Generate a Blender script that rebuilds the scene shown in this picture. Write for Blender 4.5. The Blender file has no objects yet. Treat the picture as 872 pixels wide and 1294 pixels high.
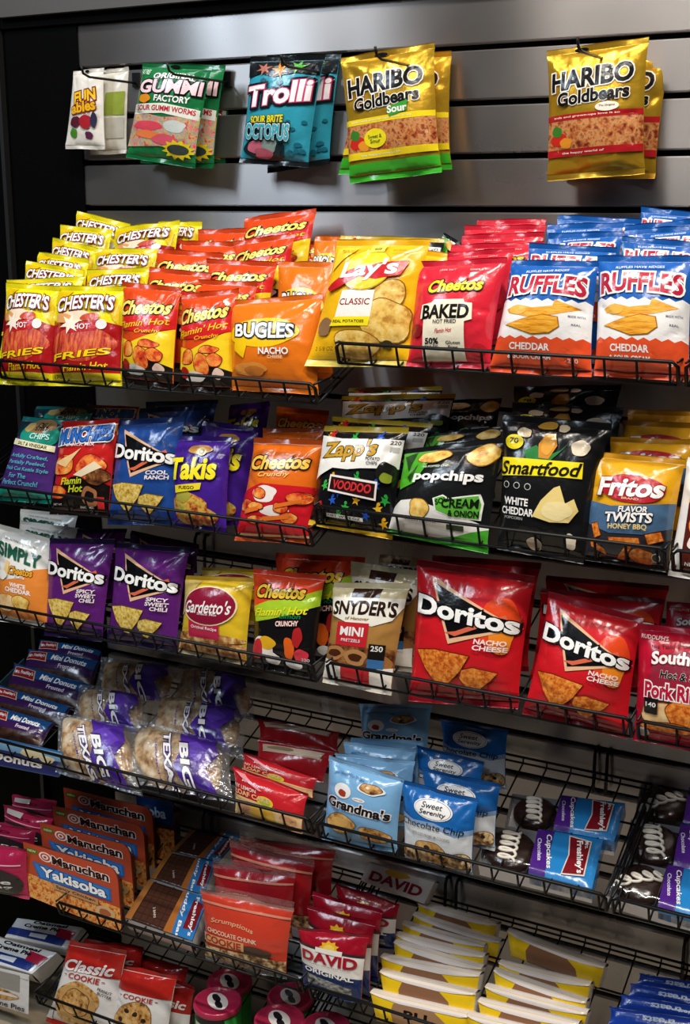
import bpy, math, random
import numpy as np
from mathutils import Vector, Matrix

# ------------------------------------------------------------------ camera, light, exposure
SC = bpy.context.scene
COL = SC.collection
F_PX, CX, CY = 1600.0, 436.0, 647.0           # focal length and centre in pixels of the 872 x 1294 frame
YAW, PITCH = math.radians(27.7), math.radians(13.8)
CAM = np.array([1.2, -2.2, 1.75])
FW = np.array([-math.sin(YAW) * math.cos(PITCH), math.cos(YAW) * math.cos(PITCH), -math.sin(PITCH)])
RT = np.array([math.cos(YAW), math.sin(YAW), 0.0])
UP = np.cross(RT, FW)
cd = bpy.data.cameras.new('camera')
cam = bpy.data.objects.new('camera', cd)
COL.objects.link(cam)
cd.sensor_fit = 'VERTICAL'
cd.sensor_height = 36.0
cd.lens = F_PX / 1294.0 * 36.0
cd.clip_start = 0.05
M = Matrix.Identity(4)
for i in range(3):
    M[i][0], M[i][1], M[i][2], M[i][3] = RT[i], UP[i], -FW[i], CAM[i]
cam.matrix_world = M
SC.camera = cam

W = bpy.data.worlds.new('dim_store')
SC.world = W
W.use_nodes = True
W.node_tree.nodes['Background'].inputs[0].default_value = (0.55, 0.62, 0.75, 1)
W.node_tree.nodes['Background'].inputs[1].default_value = 0.02

def area(name, loc, size, power, color, rot=(0, 0, 0)):
    l = bpy.data.lights.new(name, 'AREA')
    l.shape = 'RECTANGLE'
    l.size, l.size_y = size
    l.energy = power
    l.color = color
    o = bpy.data.objects.new(name, l)
    o.location = loc
    o.rotation_euler = rot
    COL.objects.link(o)
    return o

CEIL = 3.5
COOL, WARM = (0.74, 0.87, 1.0), (1.0, 0.93, 0.84)
ZL = CEIL - 0.02
area('ceiling_or_fill_lamp', (0.20, -1.05, ZL), (0.8, 0.14), 36, WARM)
area('ceiling_or_fill_lamp', (1.30, -1.05, ZL), (0.8, 0.14), 40, WARM)
area('ceiling_or_fill_lamp', (0.9, -2.2, ZL), (1.0, 0.14), 24, WARM)  # added frontal fill, put in to brighten the lower baskets
area('ceiling_or_fill_lamp', (-2.00, -2.35, ZL), (0.032, 1.5), 26, COOL, (0, 0, math.radians(-28.4)))
area('ceiling_or_fill_lamp', (-1.70, -2.40, ZL), (0.032, 1.5), 26, COOL, (0, 0, math.radians(-25.8)))
area('ceiling_or_fill_lamp', (-1.30, -2.35, ZL), (0.022, 1.3), 10, COOL, (0, 0, math.radians(-23)))
area('ceiling_or_fill_lamp', (-1.00, -1.30, ZL), (0.5, 0.14), 9, WARM)
area('ceiling_or_fill_lamp', (0.3, -3.4, ZL), (0.2, 1.2), 14, COOL, (0, 0, math.radians(-18)))

SC.view_settings.view_transform = 'Standard'
SC.view_settings.look = 'None'
SC.view_settings.gamma = 1.0
SC.view_settings.exposure = 0.0
SC.view_settings.use_curve_mapping = False

# ------------------------------------------------------------------ helpers
def ray(x, y):
    return FW * F_PX + RT * (x - CX) - UP * (y - CY)

def at_plane(x, y, p, n):
    r = ray(x, y)
    return CAM + r * (np.dot(np.array(p) - CAM, n) / np.dot(r, n))

def at_y(x, y, Y):
    return at_plane(x, y, (0, Y, 0), np.array([0, 1.0, 0]))

def lin(h):
    h = h.lstrip('#')
    h = h if len(h) == 6 else ''.join(x + x for x in h)
    c = [int(h[i:i + 2], 16) / 255 for i in (0, 2, 4)]
    return tuple(((v + 0.055) / 1.055) ** 2.4 if v > 0.04045 else v / 12.92 for v in c)

MATS = {}
def principled(name):
    m = bpy.data.materials.new(name)
    m.use_nodes = True
    return m, m.node_tree.nodes, m.node_tree.links, m.node_tree.nodes['Principled BSDF']

def add_bump(m, n, l, b, scale, strength, dist=0.004, vec=None, detail=3.0):
    tc = n.new('ShaderNodeTexCoord')
    no = n.new('ShaderNodeTexNoise')
    no.inputs['Scale'].default_value = scale
    no.inputs['Detail'].default_value = detail
    if vec:
        mp = n.new('ShaderNodeMapping')
        mp.inputs['Scale'].default_value = vec
        l.new(tc.outputs['Object'], mp.inputs['Vector'])
        l.new(mp.outputs['Vector'], no.inputs['Vector'])
    else:
        l.new(tc.outputs['Object'], no.inputs['Vector'])
    bu = n.new('ShaderNodeBump')
    bu.inputs['Strength'].default_value = strength
    bu.inputs['Distance'].default_value = dist
    l.new(no.outputs['Fac'], bu.inputs['Height'])
    l.new(bu.outputs['Normal'], b.inputs['Normal'])

def film(col, kind='film'):
    """printed packaging film of one colour"""
    key = (col, kind)
    if key in MATS:
        return MATS[key]
    m, n, l, b = principled(kind + '_' + col.strip('#'))
    b.inputs['Base Color'].default_value = (*lin(col), 1)
    if kind == 'film':
        b.inputs['Roughness'].default_value = 0.20
        b.inputs['Specular IOR Level'].default_value = 0.6
        add_bump(m, n, l, b, 30.0, 0.32, 0.006)
    elif kind == 'gold':
        b.inputs['Metallic'].default_value = 0.65
        b.inputs['Roughness'].default_value = 0.26
        add_bump(m, n, l, b, 30.0, 0.5, 0.004)
    elif kind == 'card':
        b.inputs['Roughness'].default_value = 0.36
    elif kind == 'wire':
        b.inputs['Roughness'].default_value = 0.35
        b.inputs['Specular IOR Level'].default_value = 0.4
    MATS[key] = m
    return m

FOODS = {
    # name: scale, stretch, colours of the ramp
    'chip': (55, (1, 1, 1), ['#b9812f', '#e7bd5c', '#f3d68a']),
    'ridge': (70, (.5, 1, 2.4), ['#d08018', '#eaa228', '#f2b640']),
    'fries': (60, (2.2, 1, .5), ['#7d1c12', '#c8412a', '#e0793c']),
    'puffs': (48, (1, 1, 1), ['#8a1210', '#d8431f', '#f08a35', '#f6b05a']),
    'tortilla': (150, (1, 1, 1), ['#a8802a', '#e2bd55', '#f0d88c']),
    'nacho': (140, (1, 1, 1), ['#b04a12', '#e07a26', '#f0a04a']),
    'rolled': (60, (1, 1, 1), ['#5c1a14', '#b45424', '#d9b04a', '#94a03a']),
    'pretzel': (62, (1, 1, 1), ['#2a120a', '#6a3a1a', '#a8703c']),
    'mix': (70, (1, 1, 1), ['#5a3018', '#b57a3c', '#e8cc90']),
    'cookie': (65, (1, 1, 1), ['#4a2a16', '#b9803e', '#d9a864', '#e3bb7c']),
    'chunk': (70, (1, 1, 1), ['#2c1a12', '#8a6238', '#d8b886', '#e6cfa4']),
    'cake': (34, (1, 1, 1), ['#c98f52', '#e6bd86', '#f2d39a']),
    'gummy': (75, (1, 1, 1), ['#d8476a', '#e88a70', '#8aa0a0', '#d8b060', '#c04a60']),
    'bears': (85, (1, 1, 1), ['#6a2016', '#b0602e', '#c89058', '#8e3a22']),
    'noodle': (95, (1, 1, 1), ['#8a3416', '#d0702c', '#e8b060', '#b8502a']),
    'choc': (55, (1, 1, 1), ['#24140e', '#3c2218', '#4e3022']),
    'seeds': (90, (1, 1, 2), ['#3a3a3c', '#8c8c88', '#c9c5ba']),
    'roll': (38, (1, 1, 1), ['#8a5c2c', '#c0945a', '#d8bf98', '#e2d2b8']),
}
def food(kind):
    key = ('food', kind)
    if key in MATS:
        return MATS[key]
    sc, st, cols = FOODS[kind]
    m, n, l, b = principled('printed_' + kind)
    tc = n.new('ShaderNodeTexCoord')
    mp = n.new('ShaderNodeMapping')
    mp.inputs['Scale'].default_value = st
    no = n.new('ShaderNodeTexNoise')
    no.inputs['Scale'].default_value = sc
    no.inputs['Detail'].default_value = 3.5
    no.inputs['Roughness'].default_value = 0.6
    rp = n.new('ShaderNodeValToRGB')
    el = rp.color_ramp.elements
    while len(el) < len(cols):
        el.new(0.5)
    for i, c in enumerate(cols):
        el[i].position = 0.34 + 0.32 * i / (len(cols) - 1)
        el[i].color = (*lin(c), 1)
    l.new(tc.outputs['Object'], mp.inputs['Vector'])
    l.new(mp.outputs['Vector'], no.inputs['Vector'])
    l.new(no.outputs['Fac'], rp.inputs['Fac'])
    l.new(rp.outputs['Color'], b.inputs['Base Color'])
    b.inputs['Roughness'].default_value = 0.35
    bu = n.new('ShaderNodeBump')
    bu.inputs['Strength'].default_value = 0.4
    bu.inputs['Distance'].default_value = 0.003
    l.new(no.outputs['Fac'], bu.inputs['Height'])
    l.new(bu.outputs['Normal'], b.inputs['Normal'])
    MATS[key] = m
    return m

def clear_film():
    if 'clear' in MATS:
        return MATS['clear']
    m, n, l, b = principled('clear_film')
    b.inputs['Base Color'].default_value = (0.9, 0.9, 0.92, 1)
    b.inputs['Roughness'].default_value = 0.12
    b.inputs['Specular IOR Level'].default_value = 0.9
    add_bump(m, n, l, b, 48.0, 1.0, 0.009)
    tr = n.new('ShaderNodeBsdfTransparent')
    gl = n.new('ShaderNodeBsdfGlossy')
    gl.inputs['Roughness'].default_value = 0.14
    gl.inputs['Color'].default_value = (0.95, 0.97, 1, 1)
    l.new(b.inputs['Normal'].links[0].from_socket, gl.inputs['Normal'])
    mx = n.new('ShaderNodeMixShader')
    mx.inputs['Fac'].default_value = 0.10
    l.new(tr.outputs[0], mx.inputs[1])
    l.new(gl.outputs[0], mx.inputs[2])
    mx2 = n.new('ShaderNodeMixShader')
    mx2.inputs['Fac'].default_value = 0.06
    l.new(mx.outputs[0], mx2.inputs[1])
    l.new(b.outputs[0], mx2.inputs[2])
    l.new(mx2.outputs[0], n['Material Output'].inputs['Surface'])
    MATS['clear'] = m
    return m

def clear_lid():
    if 'lid' in MATS:
        return MATS['lid']
    m, n, l, b = principled('clear_plastic_lid')
    tr = n.new('ShaderNodeBsdfTransparent')
    gl = n.new('ShaderNodeBsdfGlossy')
    gl.inputs['Roughness'].default_value = 0.08
    mx = n.new('ShaderNodeMixShader')
    mx.inputs['Fac'].default_value = 0.07
    l.new(tr.outputs[0], mx.inputs[1])
    l.new(gl.outputs[0], mx.inputs[2])
    l.new(mx.outputs[0], n['Material Output'].inputs['Surface'])
    MATS['lid'] = m
    return m

def mat_of(c):
    if not isinstance(c, str):
        return c
    if c == 'clear':
        return clear_film()
    if c == 'lid':
        return clear_lid()
    if c in FOODS:
        return food(c)
    if c.startswith('gold'):
        return film(c[4:], 'gold')
    if c.startswith('card'):
        return film(c[4:], 'card')
    return film(c)

def tag(o, label, cat, group=None):
    o['label'] = label
    o['category'] = cat
    if group:
        o['group'] = group
    return o

def root(name, loc):
    o = bpy.data.objects.new(name, None)
    o.empty_display_size = 0.02
    o.location = loc
    COL.objects.link(o)
    return o

class MB:
    """collects faces with materials and links them as one mesh object"""
    def __init__(self):
        self.v, self.f, self.m, self.mats, self.s = [], [], [], [], []
        self.n = 0
    def mi(self, mat):
        mat = mat_of(mat)
        if mat not in self.mats:
            self.mats.append(mat)
        return self.mats.index(mat)
    def add(self, verts, faces, mat, smooth=True):
        k = self.mi(mat)
        self.v.append(np.asarray(verts, float).reshape(-1, 3))
        for f in faces:
            self.f.append(tuple(int(i) + self.n for i in f))
            self.m.append(k)
            self.s.append(smooth)
        self.n += len(self.v[-1])
    def grid(self, P, mat, flip=False, smooth=True):
        h, w = P.shape[:2]
        fs = []
        for j in range(h - 1):
            for i in range(w - 1):
                a = j * w + i
                q = (a, a + 1, a + w + 1, a + w)
                fs.append(q[::-1] if flip else q)
        self.add(P.reshape(-1, 3), fs, mat, smooth)
    def box(self, c, half, mat, R=None):
        v = np.array([[x, y, z] for x in (-1, 1) for y in (-1, 1) for z in (-1, 1)], float) * np.array(half)
        if R is not None:
            v = v @ np.array(R).T
        v = v + np.array(c)
        self.add(v, [(0, 1, 3, 2), (4, 6, 7, 5), (0, 4, 5, 1), (2, 3, 7, 6), (0, 2, 6, 4), (1, 5, 7, 3)], mat, False)
    def tube(self, pts, r, mat, sides=6):
        pts = [np.array(p, float) for p in pts]
        rings = []
        for i, p in enumerate(pts):
            d = pts[min(i + 1, len(pts) - 1)] - pts[max(i - 1, 0)]
            d /= np.linalg.norm(d)
            a = np.cross(d, [0.31, 0.2, 0.93])
            if np.linalg.norm(a) < 0.1:
                a = np.cross(d, [1, 0, 0])
            a /= np.linalg.norm(a)
            b = np.cross(d, a)
            rings.append([p + r * (math.cos(t) * a + math.sin(t) * b) for t in np.linspace(0, 2 * math.pi, sides, endpoint=False)])
        V = np.array(rings).reshape(-1, 3)
        fs = []
        for j in range(len(pts) - 1):
            for i in range(sides):
                k = (i + 1) % sides
                fs.append((j * sides + i, j * sides + k, (j + 1) * sides + k, (j + 1) * sides + i))
        fs.append(tuple(range(sides))[::-1])
        fs.append(tuple(range((len(pts) - 1) * sides, len(pts) * sides)))
        self.add(V, fs, mat)
    def lathe(self, prof, mat, c=(0, 0, 0), n=36, cap=True, R=None):
        V, fs = [], []
        for r, z in prof:
            for t in np.linspace(0, 2 * math.pi, n, endpoint=False):
                V.append((r * math.cos(t), r * math.sin(t), z))
        V = np.array(V)
        if R is not None:
            V = V @ np.array(R).T
        V = V + np.array(c)
        for j in range(len(prof) - 1):
            for i in range(n):
                k = (i + 1) % n
                fs.append((j * n + i, j * n + k, (j + 1) * n + k, (j + 1) * n + i))
        if cap:
            fs.append(tuple(range(n))[::-1])
            fs.append(tuple(range((len(prof) - 1) * n, len(prof) * n)))
        self.add(V, fs, mat)
    def build(self, name, parent=None, origin=None):
        me = bpy.data.meshes.new(name)
        V = np.concatenate(self.v)
        if origin is None and parent is not None:
            origin = np.array(parent.location)
        if origin is not None:
            V = V - np.array(origin)
        me.from_pydata(V.tolist(), [], self.f)
        for m in self.mats:
            me.materials.append(m)
        me.polygons.foreach_set('material_index', self.m)
        me.polygons.foreach_set('use_smooth', self.s)
        me.update()
        o = bpy.data.objects.new(name, me)
        COL.objects.link(o)
        if parent is not None:
            o.parent = parent
        elif origin is not None:
            o.location = origin
        return o

# ------------------------------------------------------------------ lettering
TXT = {}
def glyphs(s, off):
    """flat triangulated outline of a word in the built-in font"""
    key = (s, round(off, 4))
    if key in TXT:
        return TXT[key]
    cu = bpy.data.curves.new('lettering', 'FONT')
    cu.body = s
    cu.offset = off
    cu.resolution_u = 3
    cu.align_x = 'LEFT'
    o = bpy.data.objects.new('lettering', cu)
    COL.objects.link(o)
    bpy.context.view_layer.update()
    dg = bpy.context.evaluated_depsgraph_get()
    e = o.evaluated_get(dg)
    me = e.to_mesh()
    me.calc_loop_triangles()
    v = np.array([(p.co.x, p.co.y) for p in me.vertices]) if len(me.vertices) else np.zeros((0, 2))
    t = [tuple(x.vertices) for x in me.loop_triangles]
    e.to_mesh_clear()
    bpy.data.objects.remove(o)
    bpy.data.curves.remove(cu)
    TXT[key] = (v, t)
    return TXT[key]

def refine(v, tris, L):
    """split long edges so that a flat shape can follow a curved surface"""
    v = [tuple(p) for p in v]
    for _ in range(6):
        mid, out, changed = {}, [], False
        def m_(a, b):
            k = (min(a, b), max(a, b))
            if k not in mid:
                pa, pb = v[a], v[b]
                if (pa[0] - pb[0]) ** 2 + (pa[1] - pb[1]) ** 2 <= L * L:
                    mid[k] = None
                else:
                    v.append(((pa[0] + pb[0]) / 2, (pa[1] + pb[1]) / 2))
                    mid[k] = len(v) - 1
            return mid[k]
        for a, b, c in tris:
            x, y, z = m_(a, b), m_(b, c), m_(c, a)
            n = (x is not None) + (y is not None) + (z is not None)
            if n == 0:
                out.append((a, b, c))
                continue
            changed = True
            if n == 3:
                out += [(a, x, z), (x, b, y), (z, y, c), (x, y, z)]
            else:
                while (n == 1 and x is None) or (n == 2 and x is not None and z is not None) or (n == 2 and y is not None and z is not None):
                    a, b, c = b, c, a
                    x, y, z = y, z, x
                if n == 1:
                    out += [(a, x, c), (x, b, c)]
                else:
                    out += [(x, b, y), (a, x, y), (a, y, c)]
        tris = out
        if not changed:
            break
    return np.array(v), tris

from mathutils.geometry import tessellate_polygon
def poly_tris(pts):
    return [tuple(t) for t in tessellate_polygon([[Vector((p[0], p[1], 0)) for p in pts]])]

def ell(cx, cy, rx, ry, n=28):
    return [(cx + rx * math.cos(t), cy + ry * math.sin(t)) for t in np.linspace(0, 2 * math.pi, n, endpoint=False)]

def blob(cx, cy, rx, ry, seed, n=30, rough=0.13):
    r = random.Random(seed)
    k = [(r.uniform(-1, 1) * rough / (i * .6), r.uniform(0, 6.28)) for i in range(2, 6)]
    out = []
    for t in np.linspace(0, 2 * math.pi, n, endpoint=False):
        w = 1 + sum(a * math.sin((i + 2) * t + p) for i, (a, p) in enumerate(k))
        out.append((cx + rx * w * math.cos(t), cy + ry * w * math.sin(t)))
    return out

RIMS = {'chip': '#8a5c1c', 'puffs': '#7a1a0c', 'cookie': '#6a4424', 'tortilla': '#6a5020', 'nacho': '#6a2408', 'chunk': '#5a3a20', 'pretzel': '#2a120a',
        'ridge': '#a86a14', 'cake': '#a8743c'}
# ------------------------------------------------------------------ packets
LIP = {'1l': 1.445, '1r': 1.518, '2l': 1.188, '2r': 1.231, '3l': .932, '3r': .943, '4l': .624, '4r': .621,
       '5l': .276, '5r': .270, '6l': .027}
YF = -0.31
T20 = math.tan(math.radians(20))
def floor_z(row, y):
    return LIP[row] - 0.033 + (y + 0.297) * T20

class Pack:
    """a packet: a printed front surface over a quadrilateral in space, a back, crimped seals"""
    def __init__(self, name, art, quad, row=None, k=0.0, t=15.0, Y=None, h=0.17, B=0.026, thick=None, seed=0,
                 seal=0.055, N=(34, 42), pinch=0.05, z0=None, yaw=0.0, crease=1.0, vs=1.0):
        self.vs = vs
        self.name, self.art, self.thick, self.seal, self.seed = name, art, thick, seal, seed
        self.rng = np.random.RandomState(seed * 7 + 11)
        tr, yr = math.radians(t), math.radians(yaw)
        n = np.array([math.sin(yr) * math.cos(tr), -math.cos(yr) * math.cos(tr), math.sin(tr)])
        up = np.array([-math.sin(yr) * math.sin(tr), math.cos(yr) * math.sin(tr), math.cos(tr)])
        if Y is None:
            yb = YF + 0.03 + k
            p0 = (0, yb, floor_z(row, yb))
        else:
            yb = Y
            p0 = (0, Y, 0 if z0 is None else z0)
        if yaw:
            c = at_plane((quad[0] + quad[2]) / 2, (quad[1] + quad[3]) / 2, p0, np.array([0, -math.cos(tr), math.sin(tr)]))
            p0 = c
        self.n, self.up = n, up
        TL = at_plane(quad[0], quad[1], p0, n)
        TR = at_plane(quad[2], quad[3], p0, n)
        if len(quad) == 8:
            BR = at_plane(quad[4], quad[5], p0, n)
            BL = at_plane(quad[6], quad[7], p0, n)
        else:
            side = np.cross(up, n)
            def drop(P):
                if row is None:
                    return h
                s = (P[2] - LIP[row] + 0.033 - (P[1] + 0.297) * T20) / max(0.2, (up[2] - up[1] * T20))
                return max(0.03, min(h, s - 0.004))
            d = min(drop(TL), drop(TR))
            BR, BL = TR - up * d, TL - up * d
        self.c = (TL, TR, BR, BL)
        self.W = (np.linalg.norm(TR - TL) + np.linalg.norm(BR - BL)) / 2
        self.H = (np.linalg.norm(TL - BL) + np.linalg.norm(TR - BR)) / 2
        self.B = min(B, 0.3 * min(self.W, self.H))
        self.pinch = pinch
        self.Nu, self.Nv = N
        self.mk_height(crease)
    def pv(self, v):
        s = self.seal
        t = np.clip((v - s) / (1 - 2 * s), 0, 1)
        return (4 * t * (1 - t)) ** (0.55 if self.thick is None else 0.22)
    def pu(self, u):
        if self.thick is None:
            return np.clip(1 - np.abs(2 * u - 1) ** 2.6, 0, 1) ** 0.75
        return np.clip(1 - np.abs(2 * u - 1) ** 6, 0, 1) ** 0.6
    def mk_height(self, crease):
        Nu, Nv = self.Nu, self.Nv
        u, v = np.meshgrid(np.linspace(0, 1, Nu + 1), np.linspace(0, 1, Nv + 1))
        pu, pv = self.pu(u), self.pv(v)
        Hh = self.B * pu * pv
        r = self.rng
        cr = np.zeros_like(Hh)
        a = self.W / self.H
        for i in range(26 if crease else 0):
            kind = i % 4
            if kind == 0:                               # from the top corners inward
                x0, y0 = (r.choice([0.02, 0.98]), 1 - self.seal * 0.6)
                ang = math.radians(r.uniform(20, 75))
                dx, dy = (math.cos(ang) if x0 < .5 else -math.cos(ang)), -math.sin(ang)
                ln = r.uniform(0.25, 0.6)
            elif kind == 1:                             # gathers under the top seal
                x0, y0 = r.uniform(0.1, 0.9), 1 - self.seal
                dx, dy = r.uniform(-0.35, 0.35), -1
                ln = r.uniform(0.1, 0.3)
            elif kind == 2:                             # gathers over the bottom seal
                x0, y0 = r.uniform(0.05, 0.95), self.seal
                dx, dy = r.uniform(-0.6, 0.6), 1
                ln = r.uniform(0.1, 0.35)
            else:                                       # side dents
                x0, y0 = r.choice([0.05, 0.95]), r.uniform(0.2, 0.85)
                dx, dy = (1 if x0 < .5 else -1), r.uniform(-0.8, 0.8)
                ln = r.uniform(0.12, 0.35)
            q = math.hypot(dx, dy)
            dx, dy = dx / q, dy / q
            px, py = (u - x0) * a, v - y0
            s = px * dx + py * dy
            d = np.abs(px * dy - py * dx)
            fade = np.clip(np.minimum(s / 0.03 + 0.5, (ln - s) / (ln * 0.8)), 0, 1)
            cr += r.choice([-1, -.7, .5, .8]) * r.uniform(.5, 1) * np.exp(-d / r.uniform(0.014, 0.03)) * fade
        amp = min(0.0046, self.B * 0.2) * crease
        lo = np.zeros_like(Hh)
        for i in range(5):
            kx, ky, ph = r.uniform(-7, 7), r.uniform(-7, 7), r.uniform(0, 6.28)
            lo += np.sin(kx * u + ky * v + ph)
        Hh += (cr * amp + lo * amp * 0.3) * np.clip(pu * pv * 2.2, 0, 1)
        self.Hg = Hh
        Q = np.pad(Hh, 1, mode='edge')
        ny, nx = Hh.shape
        Mx = np.max([Q[j:j + ny, i:i + nx] for j in range(3) for i in range(3)], 0)
        Q = np.pad(Mx, 1, mode='edge')
        Sm = np.mean([Q[j:j + ny, i:i + nx] for j in range(3) for i in range(3)], 0)
        self.Hi = np.maximum(Hh, np.minimum(Sm, Hh + 0.0022))      # ink bridges the sharpest creases
    def hgt(self, u, v, G=None):
        x = np.clip(u, 0, 1) * self.Nu
        y = np.clip(v, 0, 1) * self.Nv
        i = np.minimum(x.astype(int), self.Nu - 1)
        j = np.minimum(y.astype(int), self.Nv - 1)
        fx, fy = x - i, y - j
        G = self.Hg if G is None else G
        return (G[j, i] * (1 - fx) * (1 - fy) + G[j, i + 1] * fx * (1 - fy) + G[j + 1, i] * (1 - fx) * fy + G[j + 1, i + 1] * fx * fy)
    def at(self, u, v, off):
        u = np.clip(np.asarray(u, float), 0, 1)
        v = np.clip(np.asarray(v, float), 0, 1)
        TL, TR, BR, BL = self.c
        uu = 0.5 + (u - 0.5) * (1 - self.pinch * self.pv(v)) if self.thick is None else u
        uu, vv = uu[..., None], v[..., None]
        P = (BL * (1 - uu) + BR * uu) * (1 - vv) + (TL * (1 - uu) + TR * uu) * vv
        return P + self.n * np.asarray(off)[..., None]
    def front(self, u, v, lift=0.0):
        u = np.asarray(u, float)
        v = np.asarray(v, float)
        return self.at(u, v, self.hgt(u, v) + lift)
    def inked(self, u, v, lift=0.0):
        v = 1 - (1 - np.asarray(v, float)) * self.vs
        return self.at(u, v, self.hgt(np.asarray(u, float), np.asarray(v, float), self.Hi) + lift)
    # printing -----------------------------------------------------
    def ink(self, mb, pts, tris, col, layer, L=0.036):
        v, t = refine(pts, tris, L)
        P = self.inked(v[:, 0], v[:, 1], 0.0004 + 0.0004 * layer)
        t2 = []
        for a, b, c in t:
            ar = (v[b][0] - v[a][0]) * (v[c][1] - v[a][1]) - (v[c][0] - v[a][0]) * (v[b][1] - v[a][1])
            t2.append((a, b, c) if ar > 0 else (a, c, b))
        mb.add(P, t2, col)
    def word(self, mb, s, cx, cy, w, h, col, layer, o=None, ow=0.05, rot=0, shear=0, arch=0, bold=0.012, o2=None, ow2=0.1, grow=0, slope=0):
        bold = min(bold, .036)
        base, _ = glyphs(s, bold)
        if not len(base):
            return
        lo, hi = base.min(0), base.max(0)
        a = self.W / self.H
        ca, sa = math.cos(math.radians(rot)), math.sin(math.radians(rot))
        lays = ([(o2, bold + ow2)] if o2 else []) + ([(o, bold + ow)] if o else []) + [(col, bold)]
        for k, (c, off) in enumerate(lays):
            v, t = glyphs(s, off)
            q = (v - (lo + hi) / 2) / (hi - lo)
            x, y = q[:, 0], q[:, 1]
            y = y * (1 + grow * 4 * x * x)
            y = y * h + arch * (0.25 - x * x) * 4 * h + slope * x * w
            x = x * w + shear * y / a
            X, Y = x * a, y
            X, Y = X * ca - Y * sa, X * sa + Y * ca
            self.ink(mb, np.stack([cx + X / a, cy + Y], 1), t, c, layer + k)
    def paint(self, mb, ops):
        placed = []                                     # boxes already printed, with the layer they reach
        for op in ops:
            k = op[0]
            up = 1
            if k == 'b':
                _, u0, v0, u1, v1, c = op
                pts, tr, c = [(u0, v0), (u1, v0), (u1, v1), (u0, v1)], [(0, 1, 2), (0, 2, 3)], c
                bx = (u0, v0, u1, v1)
            elif k == 't':
                q = op[7] if len(op) > 7 else {}
                w, h = (op[4], op[5]) if abs(q.get('rot', 0)) < 45 else (max(op[4], op[5]), max(op[4], op[5]) * 1.3)
                h = h * 1.5 + abs(q.get('slope', 0)) * w
                bx = (op[2] - w * .55, op[3] - h * .6, op[2] + w * .55, op[3] + h * .6)
                up = 1 + ('o' in q) + ('o2' in q)
            else:
                pts = ell(*op[1:5]) if k == 'e' else op[1] if k == 'p' else blob(*op[1:5], op[6] if len(op) > 6 else 1)
                c = op[2] if k == 'p' else op[5]
                tr = poly_tris(pts)
                us, vs = [p[0] for p in pts], [p[1] for p in pts]
                bx = (min(us), min(vs), max(us), max(vs))
            if k in 'fp' and c in RIMS and k != 'b' and (bx[2] - bx[0]) < .7:
                mx, my = (bx[0] + bx[2]) / 2, (bx[1] + bx[3]) / 2
                e = .010
                fx, fy = 1 + 2 * e / max(.02, bx[2] - bx[0]), 1 + 2 * e * .8 / max(.02, bx[3] - bx[1])
                rim = [(mx + (x - mx) * fx, my + (y - my) * fy) for x, y in pts]
                lay = max([q[4] for q in placed if q[0] < bx[2] and q[2] > bx[0] and q[1] < bx[3] and q[3] > bx[1]] + [0])
                self.ink(mb, rim, tr, RIMS[c], lay)
                placed.append((*bx, lay + 1))
            lay = max([q[4] for q in placed if q[0] < bx[2] and q[2] > bx[0] and q[1] < bx[3] and q[3] > bx[1]] + [0])
            if k == 't':
                self.word(mb, op[1], *op[2:6], op[6], lay, **q)
            else:
                self.ink(mb, pts, tr, c, lay)
            placed.append((*bx, lay + up))
    # assembling ---------------------------------------------------
    def build(self, label, cat, group=None, extra=None, seals=True, art=True):
        A = self.art
        TL, TR, BR, BL = self.c
        o = root(self.name, ((BL + BR) / 2).tolist())
        tag(o, label, cat, group)
        s = self.seal if seals else 0.0
        Nu, Nv = self.Nu, self.Nv
        us = np.linspace(0, 1, Nu + 1)
        vs = np.linspace(s, 1 - s, Nv + 1)
        u, v = np.meshgrid(us, vs)
        mb = MB()
        base = A['base']
        Pf = self.front(u, v)
        mb.grid(Pf, base)
        if self.thick is None:
            back = self.at(u, v, -0.45 * self.B * self.pu(u) * self.pv(v))
            mb.grid(back[::2, ::2] if Nu % 2 == 0 and Nv % 2 == 0 else back, A.get('back', base), True)
        else:
            T = self.thick
            sc = A.get('side', base)
            ub, vb = np.meshgrid(np.linspace(0, 1, 5), np.linspace(s, 1 - s, 5))
            mb.grid(self.at(ub, vb, np.full(ub.shape, -T)), sc, True)
            q = np.linspace(0, 1, 7)
            for edge, flip, cc in ((Pf[0], False, A.get('bottom', sc)), (Pf[-1], True, A.get('topside', sc)),
                                   (Pf[:, 0], True, sc), (Pf[:, -1], False, sc)):
                G = np.stack([edge - self.n * T * z for z in q[::-1]])
                e = np.sin(q[::-1] * math.pi)[:, None, None] * 0.003
                mid = (TL + TR + BR + BL) / 4
                d = edge.mean(0) - mid
                d /= np.linalg.norm(d)
                mb.grid(G + d * e, cc, flip)
        if art:
            self.paint(mb, A.get('ops', []))
        mb.build('body', o)
        if seals:
            cs = A.get('seals', (base, base))
            for nm, va, vb, c, ph in (('top_seal', 1 - s, 1, cs[0], 1), ('bottom_seal', 0, s, cs[1], 2)):
                if c is None:
                    continue
                m2 = MB()
                q = np.linspace(0, 1, 9)
                uu, vv = np.meshgrid(np.linspace(0, 1, 25), va + (vb - va) * q)
                tt = (vv - va) / (vb - va)
                far = tt if ph == 1 else 1 - tt
                wave = np.sin(uu * 9 + self.seed * 1.7 + ph) * 0.0035 * far + np.sin(uu * 21 + self.seed) * 0.0012 * far
                rib = 0.0006 * np.cos(q * math.pi * 8)[:, None] * np.ones_like(uu)
                m2.grid(self.at(uu, vv, wave + rib), c)
                m2.grid(self.at(uu, vv, wave + rib - 0.0011), c, True)
                m2.build(nm, o)
        if extra:
            extra(self, o)
        return o

# ------------------------------------------------------------------ the setting
def structure(o):
    o['kind'] = 'structure'
    return o

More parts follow.
